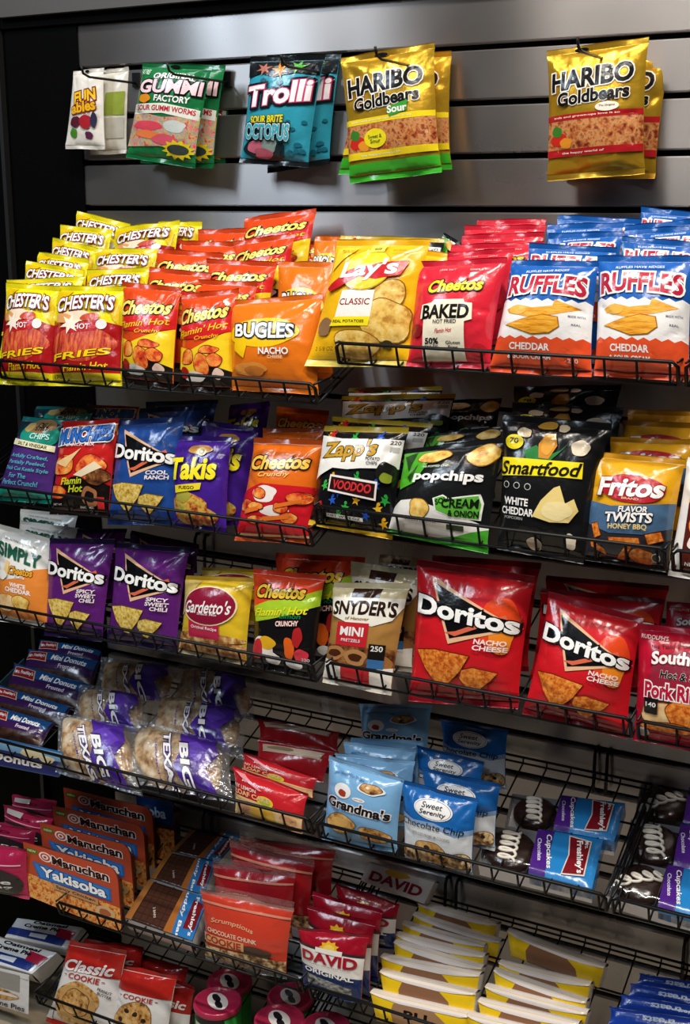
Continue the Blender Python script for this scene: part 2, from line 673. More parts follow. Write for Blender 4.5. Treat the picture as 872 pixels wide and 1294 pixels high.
def steel():
    m, n, l, b = principled('brushed_steel')
    b.inputs['Base Color'].default_value = (0.41, 0.39, 0.385, 1)
    b.inputs['Metallic'].default_value = 0.9
    b.inputs['Roughness'].default_value = 0.36
    b.inputs['Anisotropic'].default_value = 1.0
    b.inputs['Anisotropic Rotation'].default_value = 0.25
    tg = n.new('ShaderNodeTangent')
    tg.direction_type = 'UV_MAP'
    tg.uv_map = 'brush'
    l.new(tg.outputs['Tangent'], b.inputs['Tangent'])
    tc = n.new('ShaderNodeTexCoord')
    # faint smudges and wear
    n2 = n.new('ShaderNodeTexNoise')
    n2.inputs['Scale'].default_value = 4.0
    n2.inputs['Detail'].default_value = 4
    mr = n.new('ShaderNodeMapRange')
    mr.inputs['From Min'].default_value = 0.3
    mr.inputs['From Max'].default_value = 0.7
    mr.inputs['To Min'].default_value = 0.26
    mr.inputs['To Max'].default_value = 0.34
    l.new(tc.outputs['Object'], n2.inputs['Vector'])
    l.new(n2.outputs['Fac'], mr.inputs['Value'])
    l.new(mr.outputs['Result'], b.inputs['Roughness'])
    return m

STEEL = steel()
def plain(name, col, rough, metal=0.0, spec=0.5):
    m, n, l, b = principled(name)
    b.inputs['Base Color'].default_value = (*lin(col), 1)
    b.inputs['Roughness'].default_value = rough
    b.inputs['Metallic'].default_value = metal
    b.inputs['Specular IOR Level'].default_value = spec
    return m
BLACK = plain('black_laminate', '#030303', 0.6, 0, 0.05)
GROOVE = plain('black_groove', '#020202', 0.8, 0, 0.1)
WIRE = plain('black_coated_wire', '#070708', 0.42, 0, 0.3)
HEADM = plain('grey_metal', '#6a6664', 0.45, 0.6)

XL, XR = -0.578, 2.6
zs = [2.103, 2.014, 1.920, 1.828, 1.735]
zs += [1.735 - (1.735 - 0.737) / 11 * i for i in range(1, 12)]
zs += [0.737 - (0.737 - 0.305) / 5 * i for i in range(1, 6)]
while zs[-1] > -0.05:
    zs.append(zs[-1] - 0.087)
mb = MB()
G = 0.0105
for a, b in zip(zs[:-1], zs[1:]):
    top, bot = a - (0 if a > 2.1 else G / 2), b + G / 2
    c = 0.0025
    prof = [(0.016, top), (0.004, top), (0.0, top - c), (0.0, bot + c), (0.004, bot), (0.016, bot)]
    V, fs = [], []
    for y, z in prof:
        V += [(XL, y, z), (XR, y, z)]
    for i in range(len(prof) - 1):
        fs.append((2 * i, 2 * i + 2, 2 * i + 3, 2 * i + 1))
    mb.add(V, fs, STEEL, False)
mb.box(((XL + XR) / 2, 0.026, 1.0), ((XR - XL) / 2, 0.010, 1.12), GROOVE)
wb = structure(mb.build('wall_back'))
uv = wb.data.uv_layers.new(name='brush')
for lp in wb.data.loops:
    co = wb.data.vertices[lp.vertex_index].co
    uv.data[lp.index].uv = (co.x, co.z)
mb = MB()
mb.box((-1.25, 0.010, 1.0), (0.672, 0.014, 1.12), BLACK)
structure(mb.build('wall_left'))
mb = MB()
mb.box((0.9, 0.004, 2.114), (1.7, 0.016, 0.0095), GROOVE)
structure(mb.build('trim_1'))
mb = MB()
mb.box((0.92, -0.006, 2.54), (1.69, 0.022, 0.415), HEADM)
structure(mb.build('trim_2'))
mb = MB()
mb.box((-0.783, -0.008, 1.5), (0.005, 0.012, 1.45), plain('dark_grey_trim', '#141415', 0.5))
structure(mb.build('trim_3'))
mb = MB()
mb.box((0.5, -2.6, -0.14), (4.0, 2.64, 0.02), plain('beige_floor', '#a3957f', 0.4))
structure(mb.build('floor'))
mb = MB()
mb.box((0.5, -2.6, CEIL + 0.02), (4.0, 2.64, 0.02), plain('dark_ceiling', '#3a3a3c', 0.8))
structure(mb.build('ceiling'))

# ------------------------------------------------------------------ wire baskets
def basket(row, x0, x1, label, hooks=(), yb=-0.02, rise=0.012):
    """sloping wire basket: floor grid, front lip, back rim, two side rails, hooks into the slat wall"""
    lip = LIP[row]
    zf = lip - 0.036
    yf = -0.297
    t = math.radians(20)
    up = np.array([0, -math.sin(t), math.cos(t)])
    def fl(x, y):
        return np.array([x, y, zf + (y - yf) * T20])
    o = root('wire_basket', (float((x0 + x1) / 2), yb, float(fl(0, yb)[2])))
    tag(o, label, 'basket', 'sloping black wire baskets on the slat wall')
    n = max(2, round((x1 - x0) / 0.05))
    xs = [x0 + 0.012 + (x1 - x0 - 0.024) * i / n for i in range(n + 1)]
    L = 0.038
    m = MB()
    for x in xs:
        m.tube([fl(x, yf), fl(x, yf) + up * L], 0.0021, WIRE)
    a, b = fl(x0, yf), fl(x1, yf)
    m.tube([a, a + up * (L - .008), a + up * L + np.array([.008, 0, 0]), b + up * L - np.array([.008, 0, 0]), b + up * (L - .008), b], 0.0033, WIRE)
    m.tube([a, b], 0.0024, WIRE)
    m.build('front_lip', o)
    m = MB()
    for x in xs:
        m.tube([fl(x, yf), fl(x, yb)], 0.0017, WIRE)
    for q in (0.35, 0.7):
        y = yf + (yb - yf) * q
        m.tube([fl(x0, y) - [0, 0, .003], fl(x1, y) - [0, 0, .003]], 0.0022, WIRE)
    m.build('floor_grid', o)
    m = MB()
    r = np.array([0, 0, rise])
    m.tube([fl(x0, yb) + r, fl(x1, yb) + r], 0.0026, WIRE)
    m.tube([fl(x0, yb), fl(x1, yb)], 0.0022, WIRE)
    for x in xs:
        m.tube([fl(x, yb), fl(x, yb) + r], 0.0017, WIRE)
    m.build('back_rim', o)
    for x in (x0, x1):
        m = MB()
        m.tube([fl(x, yf), fl(x, yb)], 0.0026, WIRE)
        m.tube([fl(x, yf) + up * L, fl(x, yf + 0.05) + up * L * .6, fl(x, yb) + r], 0.0022, WIRE)
        m.build('side_rail', o)
    for x in hooks:
        m = MB()
        zb = fl(x, yb)[2]
        zt = zb + 0.052
        for d in (-0.012, 0.012):
            m.tube([(x + d, 0.006, zt), (x + d, -0.008, zt + 0.004), (x + d, -0.016, zt - 0.008), (x + d, -0.017, zb - 0.03)], 0.0036, WIRE)
        m.build('hanger_hook', o)
    return o

BK = 'sloping black wire basket '
basket('1l', -0.57, 0.148, BK + 'holding the yellow and orange bags, top left', (-0.3,))
basket('1r', 0.190, 0.765, BK + 'holding the gold, pink and first blue-white chip bags', (0.3, 0.65))
basket('1r', 0.777, 1.40, BK + 'at the right edge, under the cut-off blue-white chip bag', (0.9,))
basket('2l', -0.72, 0.136, BK + 'under the purple and blue chip bags, second level left', (-0.3,))
basket('2r', 0.146, 0.763, BK + 'under the black chip and popcorn bags', (0.3, 0.6))
basket('2r', 0.775, 1.40, BK + 'at the right edge, under the cut-off white and brown bag', (0.9,))
basket('3l', -0.72, 0.142, BK + 'under the two purple triangle-chip bags', (-0.3,))
basket('3r', 0.170, 0.725, BK + 'under the two big red triangle-chip bags', (0.28, 0.6))
basket('3r', 0.737, 1.36, BK + 'at the right edge, under the red pork rind bag', (0.9,))
basket('4l', -0.72, 0.133, BK + 'under the donuts, cinnamon rolls and lemon cakes', (-0.3,))
basket('4r', 0.147, 0.700, BK + 'under the cookie bags and front chocolate cupcake packs', (0.03 + .14, 0.6))
basket('4r', 0.712, 1.32, BK + 'at the right edge, under the right-hand cupcake packs', (0.9,))
basket('5l', -0.50, 0.110, BK + 'under the noodle boxes and chocolate bars', (-0.3,))
basket('5r', 0.128, 0.80, BK + 'under the sunflower seeds and yellow cakes, bottom right', (0.30, 0.79))
basket('6l', -0.58, 0.03, BK + 'under the pies and classic cookies, bottom left', (-0.3,))
basket('6l', 0.05, 0.60, BK + 'under the cans with pink lids, lowest level', (0.3,))

# ------------------------------------------------------------------ peg hooks
def peg(px, py, Y, label):
    P = at_y(px, py, Y)
    o = root('peg_hook', (float(P[0]), -0.004, float(P[2]) + 0.004))
    tag(o, label, 'hook', 'black peg hooks along the top of the slat wall')
    m = MB()
    x, z = P[0], P[2]
    m.box((x, -0.003, z + .006), (.008, .003, .014), WIRE)
    m.build('back_plate', o)
    m = MB()
    m.tube([(x, -0.003, z), (x, Y - 0.012, z), (x, Y - 0.030, z + 0.005), (x, Y - 0.036, z + 0.018)], 0.0024, WIRE, 8)
    m.build('prong', o)
    return o

# ------------------------------------------------------------------ printed designs (u across, v up, 0..1)
R_, Y_, K_, W_ = '#c4161c', '#f6d312', '#0c0c0e', '#f2efec'
def zig(v, n, a, u0=0.0, u1=1.0):
    return [(u0 + (u1 - u0) * i / n, v + (a if i % 2 else -a)) for i in range(n + 1)]
def scatter(seed, n, u0, v0, u1, v1, r, kind, rr=1.0):
    g = random.Random(seed)
    return [('f', g.uniform(u0, u1), g.uniform(v0, v1), r * g.uniform(.7, 1.25), r * rr * g.uniform(.7, 1.25), kind, g.randint(0, 999)) for _ in range(n)]
def star(cx, cy, r, a=1.0, n=5, q=.45, ph=0.3):
    return [(cx + (r if i % 2 == 0 else r * q) * math.cos(ph + i * math.pi / n), cy + a * (r if i % 2 == 0 else r * q) * math.sin(ph + i * math.pi / n)) for i in range(2 * n)]

ART = {}
ART['hotfries'] = dict(base='#e9dc12', seals=('#e4d416', '#e4da1c'), ops=[
    ('p', [(.05, .94), (.30, .94), (.12, .80), (.03, .80)], '#e2bd10'), ('p', [(.75, .94), (.97, .80), (.97, .60), (.9, .66)], '#e2bd10'),
    ('p', [(.0, .12), (1, .12), (1, .60)] + [(.8, .63), (.6, .60), (.35, .64), (.15, .60), (0, .66)], '#a5161a'),
    ('f', .5, .40, .44, .17, 'fries', 3), ('p', [(.28, .60), (.72, .64), (.72, .54), (.28, .50)], '#c01a22'),
    ('f', .40, .685, .20, .06, '#ecd9bc', 5), ('f', .62, .67, .14, .04, '#c8462c', 2), ('f', .22, .66, .13, .05, '#e0a060', 8), ('p', star(.34, .60, .16, .7, 6, .4), '#f2e6d2'),
    ('t', "CHESTER'S", .5, .80, .82, .15, W_, dict(o='#7a1216', ow=.06, bold=.03, arch=.18, slope=.03)),
    ('t', 'HOT', .52, .575, .22, .055, W_, dict(bold=.02)),
    ('e', .78, .60, .07, .05, '#e8e4e0'),
    ('t', 'Flamin Hot', .56, .18, .60, .075, Y_, dict(shear=.3, slope=.05, bold=.015)),
    ('t', 'FRIES', .50, .30, .78, .07, Y_, dict(shear=.3, slope=.10, bold=.02, o='#8a1014', ow=.03)),
    ('b', .0, .055, 1, .12, '#e6d31c'), ('t', '170', .14, .085, .12, .035, '#55501a')])
ART['cheetos_hot'] = dict(base='#da481a', seals=('#c43e14', '#241a14'), ops=[
    ('p', [(0, .06), (1, .06), (1, .58), (.6, .48), (.3, .40), (0, .45)], '#f0cd24'),
    ('p', [(0, .72), (.5, .70), (1, .78), (1, .58), (.6, .50), (0, .52)], '#cf1f22'),
    ('p', [(0, .06), (1, .06), (1, .20), (.7, .25), (.35, .17), (0, .22)], '#1a1512'),
    ('f', .5, .26, .15, .10, 'puffs', 4), ('f', .36, .14, .2, .05, '#d8cfc4', 9), ('f', .22, .33, .13, .07, 'puffs', 2), ('f', .74, .30, .14, .06, 'puffs', 7), ('f', .63, .40, .18, .035, 'puffs', 9),
    ('f', .80, .17, .1, .05, '#d8b8a8', 6), ('f', .16, .18, .08, .06, '#a51d1d', 8),
    ('t', 'Cheetos', .5, .755, .84, .15, '#f4dc6a', dict(o=K_, ow=.055, bold=.05, shear=.25, slope=.07)),
    ('t', "Flamin' Hot", .50, .60, .84, .07, '#f2c11c', dict(shear=.3, slope=.11, bold=.012)),
    ('t', 'Crunchy', .6, .52, .42, .05, '#f2c11c', dict(shear=.3, slope=.06))])
ART['bugles'] = dict(base='#e2741a', seals=('#d2661a', '#d8721e'), ops=[
    ('p', blob(.46, .60, .40, .155, 3, 30, .05), '#f4c413'),
    ('p', [(.14, .62), (.12, .42), (.24, .33), (.30, .5)], '#f4c413'),
    ('t', 'BUGLES', .48, .62, .68, .17, W_, dict(o='#171a26', ow=.07, bold=.03, grow=-.2, slope=-.04)),
    ('t', 'NACHO', .60, .405, .34, .07, W_, dict(o='#b8480e', ow=.03, bold=.025)), ('t', 'CHEESE', .62, .345, .17, .03, '#f4d8b0'),
    ('f', .30, .22, .2, .07, '#d78a3a', 3), ('f', .36, .20, .12, .05, '#c2702a', 7)])
ART['lays'] = dict(base='#f0b81a', seals=('#e8ae18', '#f2d76a'), ops=[
    ('p', [(.05, .92), (.05, .74), (.22, .86), (.3, .92)], '#f6cf3a'),
    ('f', .74, .54, .17, .11, 'chip', 2), ('f', .76, .34, .24, .16, 'chip', 4), ('f', .50, .16, .22, .11, 'chip', 8), ('f', .13, .30, .09, .07, '#8c6a4a', 5),
    ('p', [(.27, .575), (.62, .575), (.62, .34), (.24, .34)], '#f4f0e6'), ('p', [(.24, .37), (.62, .37), (.61, .30), (.20, .30)], '#f6e21e'),
    ('e', .47, .74, .26, .17, '#caa028'), ('e', .47, .74, .25, .16, '#f8cf2c'),
    ('p', [(.06, .60), (.30, .74), (.60, .79), (.88, .82), (.83, .70), (.60, .66), (.42, .68), (.22, .60), (.10, .57)], '#c8202a'),
    ('t', "Lay's", .50, .735, .58, .17, W_, dict(bold=.03, slope=.06, shear=.1)),
    ('t', 'CLASSIC', .43, .485, .32, .05, '#a01c24', dict(bold=.01)), ('t', 'REAL POTATOES', .40, .335, .33, .022, '#4a3a10'),
    ('b', .44, .88, .60, .945, '#f7e25a'), ('t', 'FREE', .52, .905, .09, .022, '#2e4a1a'),
    ('t', 'MADE WITH', .22, .895, .17, .016, '#8a6a12'), ('t', 'NO PRESERV', .77, .895, .16, .016, '#8a6a12'),
    ('t', '2 5/8 OZ', .18, .13, .2, .03, '#8a6a12'), ('e', .80, .16, .05, .035, '#3a3212')])
ART['baked'] = dict(base='#d8283a', seals=('#c02034', '#d83a4c'), ops=[
    ('f', .12, .33, .09, .06, '#8e1a22', 5), ('f', .88, .16, .09, .05, '#b8222c', 6),
    ('t', 'Cheetos', .54, .735, .62, .12, '#f6d21c', dict(o=K_, ow=.06, bold=.05, shear=.15, slope=.03)),
    ('t', 'LESS FAT', .40, .895, .2, .018, '#f0b0b0'), ('t', 'SIMPLE', .73, .885, .14, .018, '#f0b0b0'),
    ('p', [(.18, .56), (.30, .575), (.34, .60), (.68, .60), (.70, .57), (.78, .565), (.80, .42), (.72, .40), (.74, .06), (.22, .06), (.22, .44), (.17, .43)], '#f3ead2'),
    ('t', 'BAKED', .48, .49, .56, .13, '#16130f', dict(bold=.05)), ('t', 'NOT FRIED', .49, .40, .28, .035, '#16130f', dict(bold=.01)),
    ('t', 'Flamin Hot', .48, .32, .2, .04, '#c82030', dict(shear=.2, slope=.05)),
    ('t', '50%', .34, .23, .17, .055, '#16130f', dict(bold=.03)), ('t', 'Less Fat', .34, .185, .16, .025, '#16130f'),
    ('t', 'Gluten', .60, .215, .17, .03, '#16130f'), ('t', 'Free', .60, .175, .11, .028, '#16130f')])
ART['ruffles'] = dict(base='#1c5cae', seals=('#14539f', '#dc4c24'), ops=[
    ('p', [(0, .06), (1, .06), (1, .30)] + zig(.62, 16, .012, 1, 0) + [(0, .3)], '#efedec'),
    ('p', [(0, .055), (1, .055)] + zig(.30, 16, .012, 1, 0), '#e2522a'),
    ('p', [(.10, .535), (.24, .575), (.40, .55), (.62, .57), (.64, .625), (.92, .555), (.66, .50), (.36, .47), (.14, .50)], 'ridge'),
    ('p', [(.12, .40), (.34, .455), (.52, .49), (.68, .475), (.70, .40), (.60, .345), (.42, .33)], 'ridge'), ('e', .24, .53, .10, .04, '#f0b850'),
    ('t', 'RUFFLES', .50, .745, .88, .16, '#b3203c', dict(o=W_, ow=.075, bold=.045, grow=.12, arch=.1)),
    ('t', 'RUFFLES HAVE RIDGES', .48, .885, .50, .022, '#d8e4f4', dict(slope=.03)),
    ('t', 'CHEDDAR', .40, .225, .42, .06, W_, dict(bold=.03)), ('t', '& SOUR CREAM', .40, .145, .44, .045, W_, dict(bold=.025)),
    ('t', 'MADE WITH', .87, .49, .16, .018, '#6a7080'), ('t', 'REAL', .87, .42, .09, .018, '#6a7080'), ('t', '230', .84, .12, .10, .035, '#f6d8d0', dict(bold=.01))])
ART['deli'] = dict(base='#4a2c74', seals=('#12706a', '#12806e'), ops=[
    ('p', [(0, .06), (1, .06), (1, .10), (.5, .13), (0, .17)], '#128a76'),
    ('p', [(0, .94), (1, .94), (1, .72), (.5, .76), (0, .78)], '#183038'),
    ('p', blob(.60, .80, .42, .14, 4, 30, .08), '#1d8c78'), ('f', .62, .90, .28, .09, '#8c6a44', 3), ('f', .36, .88, .1, .06, '#b99c60', 3),
    ('t', 'DELI', .64, .92, .24, .05, '#1c120a', dict(bold=.03)), ('t', 'STYLE', .64, .87, .28, .05, '#1c120a', dict(bold=.03)),
    ('t', 'CHIPS', .66, .78, .4, .07, '#bfe8dc', dict(bold=.02)),
    ('p', [(.08, .74), (.98, .68), (.98, .61), (.1, .67)], '#e8e0b8'), ('t', 'SALT & VINEGAR', .56, .672, .62, .04, '#2a2a1a', dict(slope=-.06)),
    ('t', 'Artfully Crafted,', .54, .53, .74, .055, '#52b8c4', dict(shear=.15, slope=-.03)), ('t', 'Partially Peeled,', .53, .455, .72, .055, '#52b8c4', dict(shear=.15, slope=-.03)),
    ('t', 'Thick Cut Kettle Style', .53, .38, .82, .055, '#52b8c4', dict(shear=.15, slope=-.03)), ('t', 'For The', .44, .305, .34, .055, '#52b8c4', dict(shear=.15, slope=-.03)),
    ('t', 'Perfect Crunch!', .48, .225, .68, .06, '#52b8c4', dict(shear=.15, slope=-.03))])
ART['munchies'] = dict(base='#c4201e', seals=('#b41c1c', '#1c1210'), ops=[
    ('p', [(.3, .95), (1, .95), (1, .87), (.6, .90)], '#e89018'),
    ('p', [(0, .06), (1, .06), (1, .32), (.7, .42), (.4, .40), (.2, .30), (0, .34)], '#17100e'),
    ('f', .22, .52, .22, .10, 'puffs', 2), ('f', .72, .50, .24, .12, 'puffs', 6), ('f', .84, .40, .16, .08, 'pretzel', 3), ('f', .15, .24, .16, .07, 'puffs', 8),
    ('p', [(.05, .55), (.40, .64), (.55, .70), (.30, .50)], '#f0c888'), ('p', [(.45, .42), (.80, .56), (.92, .50), (.60, .40)], '#ecd9b8'),
    ('t', 'MUNCHIES', .52, .84, .90, .16, '#2e6ac0', dict(o='#123064', ow=.05, o2=W_, ow2=.11, bold=.045, slope=.04)),
    ('t', 'SNACK MIX', .52, .735, .5, .03, '#f4dede', dict(bold=.01)),
    ('t', 'Flamin', .42, .36, .36, .075, '#d8e028', dict(shear=.2, slope=.05, bold=.02)), ('t', 'Hot', .50, .28, .24, .075, '#d8e028', dict(shear=.2, slope=.05, bold=.02)),
    ('f', .74, .20, .14, .10, '#a86a44', 4), ('f', .74, .20, .085, .055, '#17100e', 4),
    ('t', 'SNACK MIX', .68, .09, .22, .022, W_), ('t', 'NET WT', .16, .11, .16, .02, W_), ('b', .86, .08, .96, .20, '#c82a2a')])
def doritos(base, dark, kind, l1, l2, l3=None, glow=None):
    ops = [('p', [(0, .06), (1, .06), (1, .12), (0, .14)], dark)]
    if glow:
        ops += [('p', blob(.80, .62, .16, .20, 3, 24, .12), glow), ('p', blob(.84, .52, .10, .12, 5, 24, .12), '#f08a24')]
    ops += [('p', [(.16, .90), (.24, .875), (.995, .60), (.38, .44)], '#e8b890'), ('p', [(.20, .855), (.97, .605), (.39, .48)], K_),
            ('p', [(.34, .52), (.44, .50), (.88, .66), (.86, .69), (.44, .535)], '#d8674a'),
            ('p', [(.02, .745), (.10, .75), (.99, .645), (.985, .57), (.10, .64), (.03, .66)], K_),
            ('t', 'Doritos', .51, .66, .93, .135, '#f4f2ef', dict(o=K_, ow=.05, bold=.05, slope=-.09))]
    ops += [('t', l1, .76, .48, .28, .038, '#f2e6e2', dict(bold=.03, shear=.15)), ('t', l2, .76, .435, .30, .038, '#f2e6e2', dict(bold=.03, shear=.15))]
    if l3:
        ops += [('t', l3, .79, .39, .22, .038, '#f2e6e2', dict(bold=.03, shear=.15))]
    ops += [('p', [(.07, .375), (.26, .39), (.58, .365), (.50, .25), (.36, .13), (.29, .14), (.17, .25)], kind),
            ('p', [(.52, .26), (.62, .285), (.84, .26), (.78, .20), (.64, .105), (.58, .12), (.50, .20)], kind)]
    return dict(base=base, seals=(dark, dark), ops=ops)
ART['dor_blue'] = doritos('#234a92', '#182f64', 'tortilla', 'COOL', 'RANCH')
ART['dor_purple'] = doritos('#5c2070', '#22143c', 'tortilla', 'SPICY', 'SWEET', 'CHILI')
ART['dor_red'] = doritos('#d01c26', '#8e1420', 'nacho', 'NACHO', 'CHEESE', None, '#e2481e')
ART['takis'] = dict(base='#43208a', seals=('#381a74', '#361a70'), ops=[
    ('f', .40, .22, .34, .17, 'rolled', 5), ('f', .62, .16, .26, .10, 'rolled', 8), ('f', .32, .35, .14, .07, '#a8a040', 3),
    ('f', .56, .85, .2, .05, '#c08a3a', 3), ('e', .60, .83, .075, .045, '#e2b84a'), ('e', .60, .83, .045, .026, '#6a4a1a'), ('e', .60, .83, .025, .014, '#e2b84a'),
    ('t', 'Takis', .46, .645, .84, .24, '#f2e11c', dict(o='#2a1450', ow=.04, bold=.05, slope=.04, shear=.08)),
    ('p', [(.16, .455), (.66, .50), (.64, .43), (.18, .375)], '#e8d22a'), ('t', 'FUEGO', .40, .44, .28, .035, '#3a2a10', dict(bold=.02, slope=.03))])
ART['cheetos_crunchy'] = dict(base='#e06a18', seals=('#c8551a', '#d8582c'), ops=[
    ('p', [(0, .06), (1, .06), (1, .54), (.6, .55), (.3, .56), (.1, .50), (0, .46)], '#c81a26'),
    ('f', .38, .46, .18, .08, '#f0e4dc', 5), ('f', .55, .30, .2, .05, '#ece0d8', 6)] + scatter(4, 8, .1, .18, .9, .48, .13, 'puffs', .35) + [
    ('p', [(.10, .30), (.32, .34), (.34, .30), (.12, .26)], '#e8752a'), ('p', [(.55, .36), (.90, .42), (.90, .385), (.57, .325)], '#e8752a'), ('p', [(.40, .24), (.75, .27), (.74, .23), (.42, .2)], '#e8752a'),
    ('t', 'Cheetos', .5, .765, .84, .14, '#f4c24a', dict(o=K_, ow=.06, bold=.05, shear=.15, slope=.03)),
    ('t', 'Crunchy', .46, .645, .46, .06, '#f6d27a', dict(shear=.25, slope=.03)),
    ('b', 0, .055, 1, .075, '#f0c8a0')])
def dolls(seed, n, v0, v1):
    g = random.Random(seed)
    cs, out = ['#e2a81c', '#2c9c3c', '#2450b4', '#c02a2a', '#3cb044', '#e8b428', '#2a5cc0'], []
    for i in range(n):
        x, y = .10 + .84 * ((i * 0.37 + g.uniform(-.05, .05)) % 1), v0 + (v1 - v0) * (i / n)
        out.append(('p', star(x, y, .055, .9, 5, .42, g.uniform(0, 1.2)), cs[i % 7]))
        out.append(('e', x + .005, y + .045, .017, .016, cs[i % 7]))
    return out
ART['zapps'] = dict(base='#131316', seals=('#bfa32c', '#d8ab1e'), ops=dolls(3, 17, .12, .56) + dolls(5, 4, .875, .92) + [
    ('p', [(.02, .90), (.30, .87), (1, .88), (1, .62), (.62, .60), (.45, .58), (.25, .585), (.08, .50), (.02, .45)], '#eceae4'),
    ('t', 'Zapp\'s', .42, .755, .68, .20, '#c8982a', dict(o='#1a1510', ow=.035, bold=.03, shear=.1, slope=.07)),
    ('t', 'POTATO', .74, .695, .16, .03, '#18181a', dict(bold=.015)), ('t', 'CHIPS', .74, .655, .13, .03, '#18181a', dict(bold=.015)),
    ('t', '220', .93, .85, .10, .035, '#2a2a2a', dict(bold=.015)), ('b', .89, .76, .98, .81, '#b9b9b6'),
    ('f', .90, .58, .10, .09, '#1c1c1a', 4), ('f', .91, .53, .06, .045, '#8a9a2c', 4),
    ('p', [(.25, .52), (.84, .49), (.84, .32), (.25, .36)], '#efe6e0'), ('p', [(.27, .50), (.82, .47), (.82, .34), (.27, .38)], '#2a1214'),
    ('t', 'VOODOO', .545, .425, .48, .085, '#d23434', dict(bold=.03, slope=-.03, shear=.1)),
    ('b', .25, .115, .70, .15, '#e8e4da'), ('t', 'NET WT 2 OZ', .47, .133, .4, .02, '#1a1a1a')])
ART['popchips'] = dict(base='#18191a', seals=('#1b1c1d', '#3aa02c'), ops=[
    ('p', [(.0, .94), (.36, .94), (.22, .60), (.04, .52), (0, .6)], '#4aa428'), ('p', [(.02, .90), (.16, .94), (.10, .72)], '#24461a'), ('p', [(.1, .66), (.2, .8), (.16, .6)], '#24461a'),
    ('p', [(0, .06), (1, .06), (1, .22), (.60, .33), (.26, .42), (.10, .40), (0, .30)], '#e9e6e0'),
    ('p', [(.5, .055), (1, .055), (1, .20), (.85, .16), (.7, .10)], '#46a42c'),
    ('f', .36, .87, .17, .06, 'chip', 3), ('f', .86, .85, .15, .09, 'chip', 6), ('f', .33, .33, .10, .10, 'chip', 8),
    ('t', 'popchips', .55, .65, .72, .125, '#f6f4f2', dict(bold=.045, slope=-.04)),
    ('p', [(.46, .44), (.56, .48), (.62, .45), (.90, .50), (.94, .42), (.93, .27), (.66, .27), (.50, .32)], '#f0efe8'),
    ('p', [(.48, .44), (.56, .465), (.62, .435), (.885, .485), (.92, .41), (.91, .28), (.66, .28), (.51, .33)], '#62b840'),
    ('t', 'SOUR', .58, .43, .18, .055, '#142010', dict(bold=.03, rot=18)), ('t', 'CREAM', .73, .405, .34, .085, '#142010', dict(bold=.03, slope=.05)), ('t', '& ONION', .77, .315, .28, .06, '#142010', dict(bold=.03, slope=.04)),
    ('t', 'THE POPPED CHIP', .4, .765, .30, .02, '#cfe0c4'), ('b', .62, .155, .78, .205, '#2a3a24'), ('t', 'Popped Potatoes', .36, .2, .32, .022, '#444')])
ART['smartfood'] = dict(base='#161617', seals=('#131314', '#1a1a1b'), ops=[
    ('f', .24, .875, .075, .035, '#d9c4a0', 4), ('f', .80, .80, .09, .055, '#e6d4b8', 7), ('f', .60, .93, .05, .03, '#d9c4a0', 8), ('f', .45, .94, .09, .03, '#b88a30', 2),
    ('p', [(.30, .68), (.26, .74), (.38, .79), (.50, .72), (.62, .77), (.70, .84), (.60, .74), (.5, .66)], '#2c7a3a'),
    ('p', [(.42, .70), (.40, .80), (.46, .88), (.54, .885), (.58, .80), (.52, .70)], '#d08a2c'), ('f', .49, .80, .06, .075, '#e0a03c', 3),
    ('p', [(.02, .68), (.50, .69), (.86, .70), (.88, .585), (.50, .575), (.02, .545)], '#f4df1e'),
    ('t', 'Smartfood', .44, .625, .80, .10, '#16150c', dict(bold=.022, shear=.2, slope=.05)),
    ('e', .15, .80, .095, .055, '#e8d41e'), ('t', '70', .15, .81, .09, .04, '#1a1a10', dict(bold=.02)),
    ('e', .10, .485, .035, .024, '#cfcfc8'), ('e', .22, .485, .035, .024, '#cfcfc8'), ('e', .34, .485, .035, .024, '#cfcfc8'),
    ('e', .10, .485, .028, .019, '#161617'), ('e', .22, .485, .028, .019, '#161617'), ('e', .34, .485, .028, .019, '#161617'),
    ('t', 'WHITE', .22, .37, .28, .055, W_, dict(bold=.03)), ('t', 'CHEDDAR', .24, .30, .38, .055, W_, dict(bold=.03)), ('t', 'POPCORN', .20, .25, .22, .02, '#aaaaa4'),
    ('p', [(.42, .28), (.50, .40), (.62, .50), (.68, .52), (.76, .40), (.84, .44), (.90, .36), (.82, .27), (.62, .255)], '#e8cf82'), ('f', .68, .34, .16, .07, '#f0dca0', 3),
    ('f', .85, .14, .065, .055, '#e6d8c4', 4), ('f', .45, .085, .09, .045, '#dccab0', 7)])
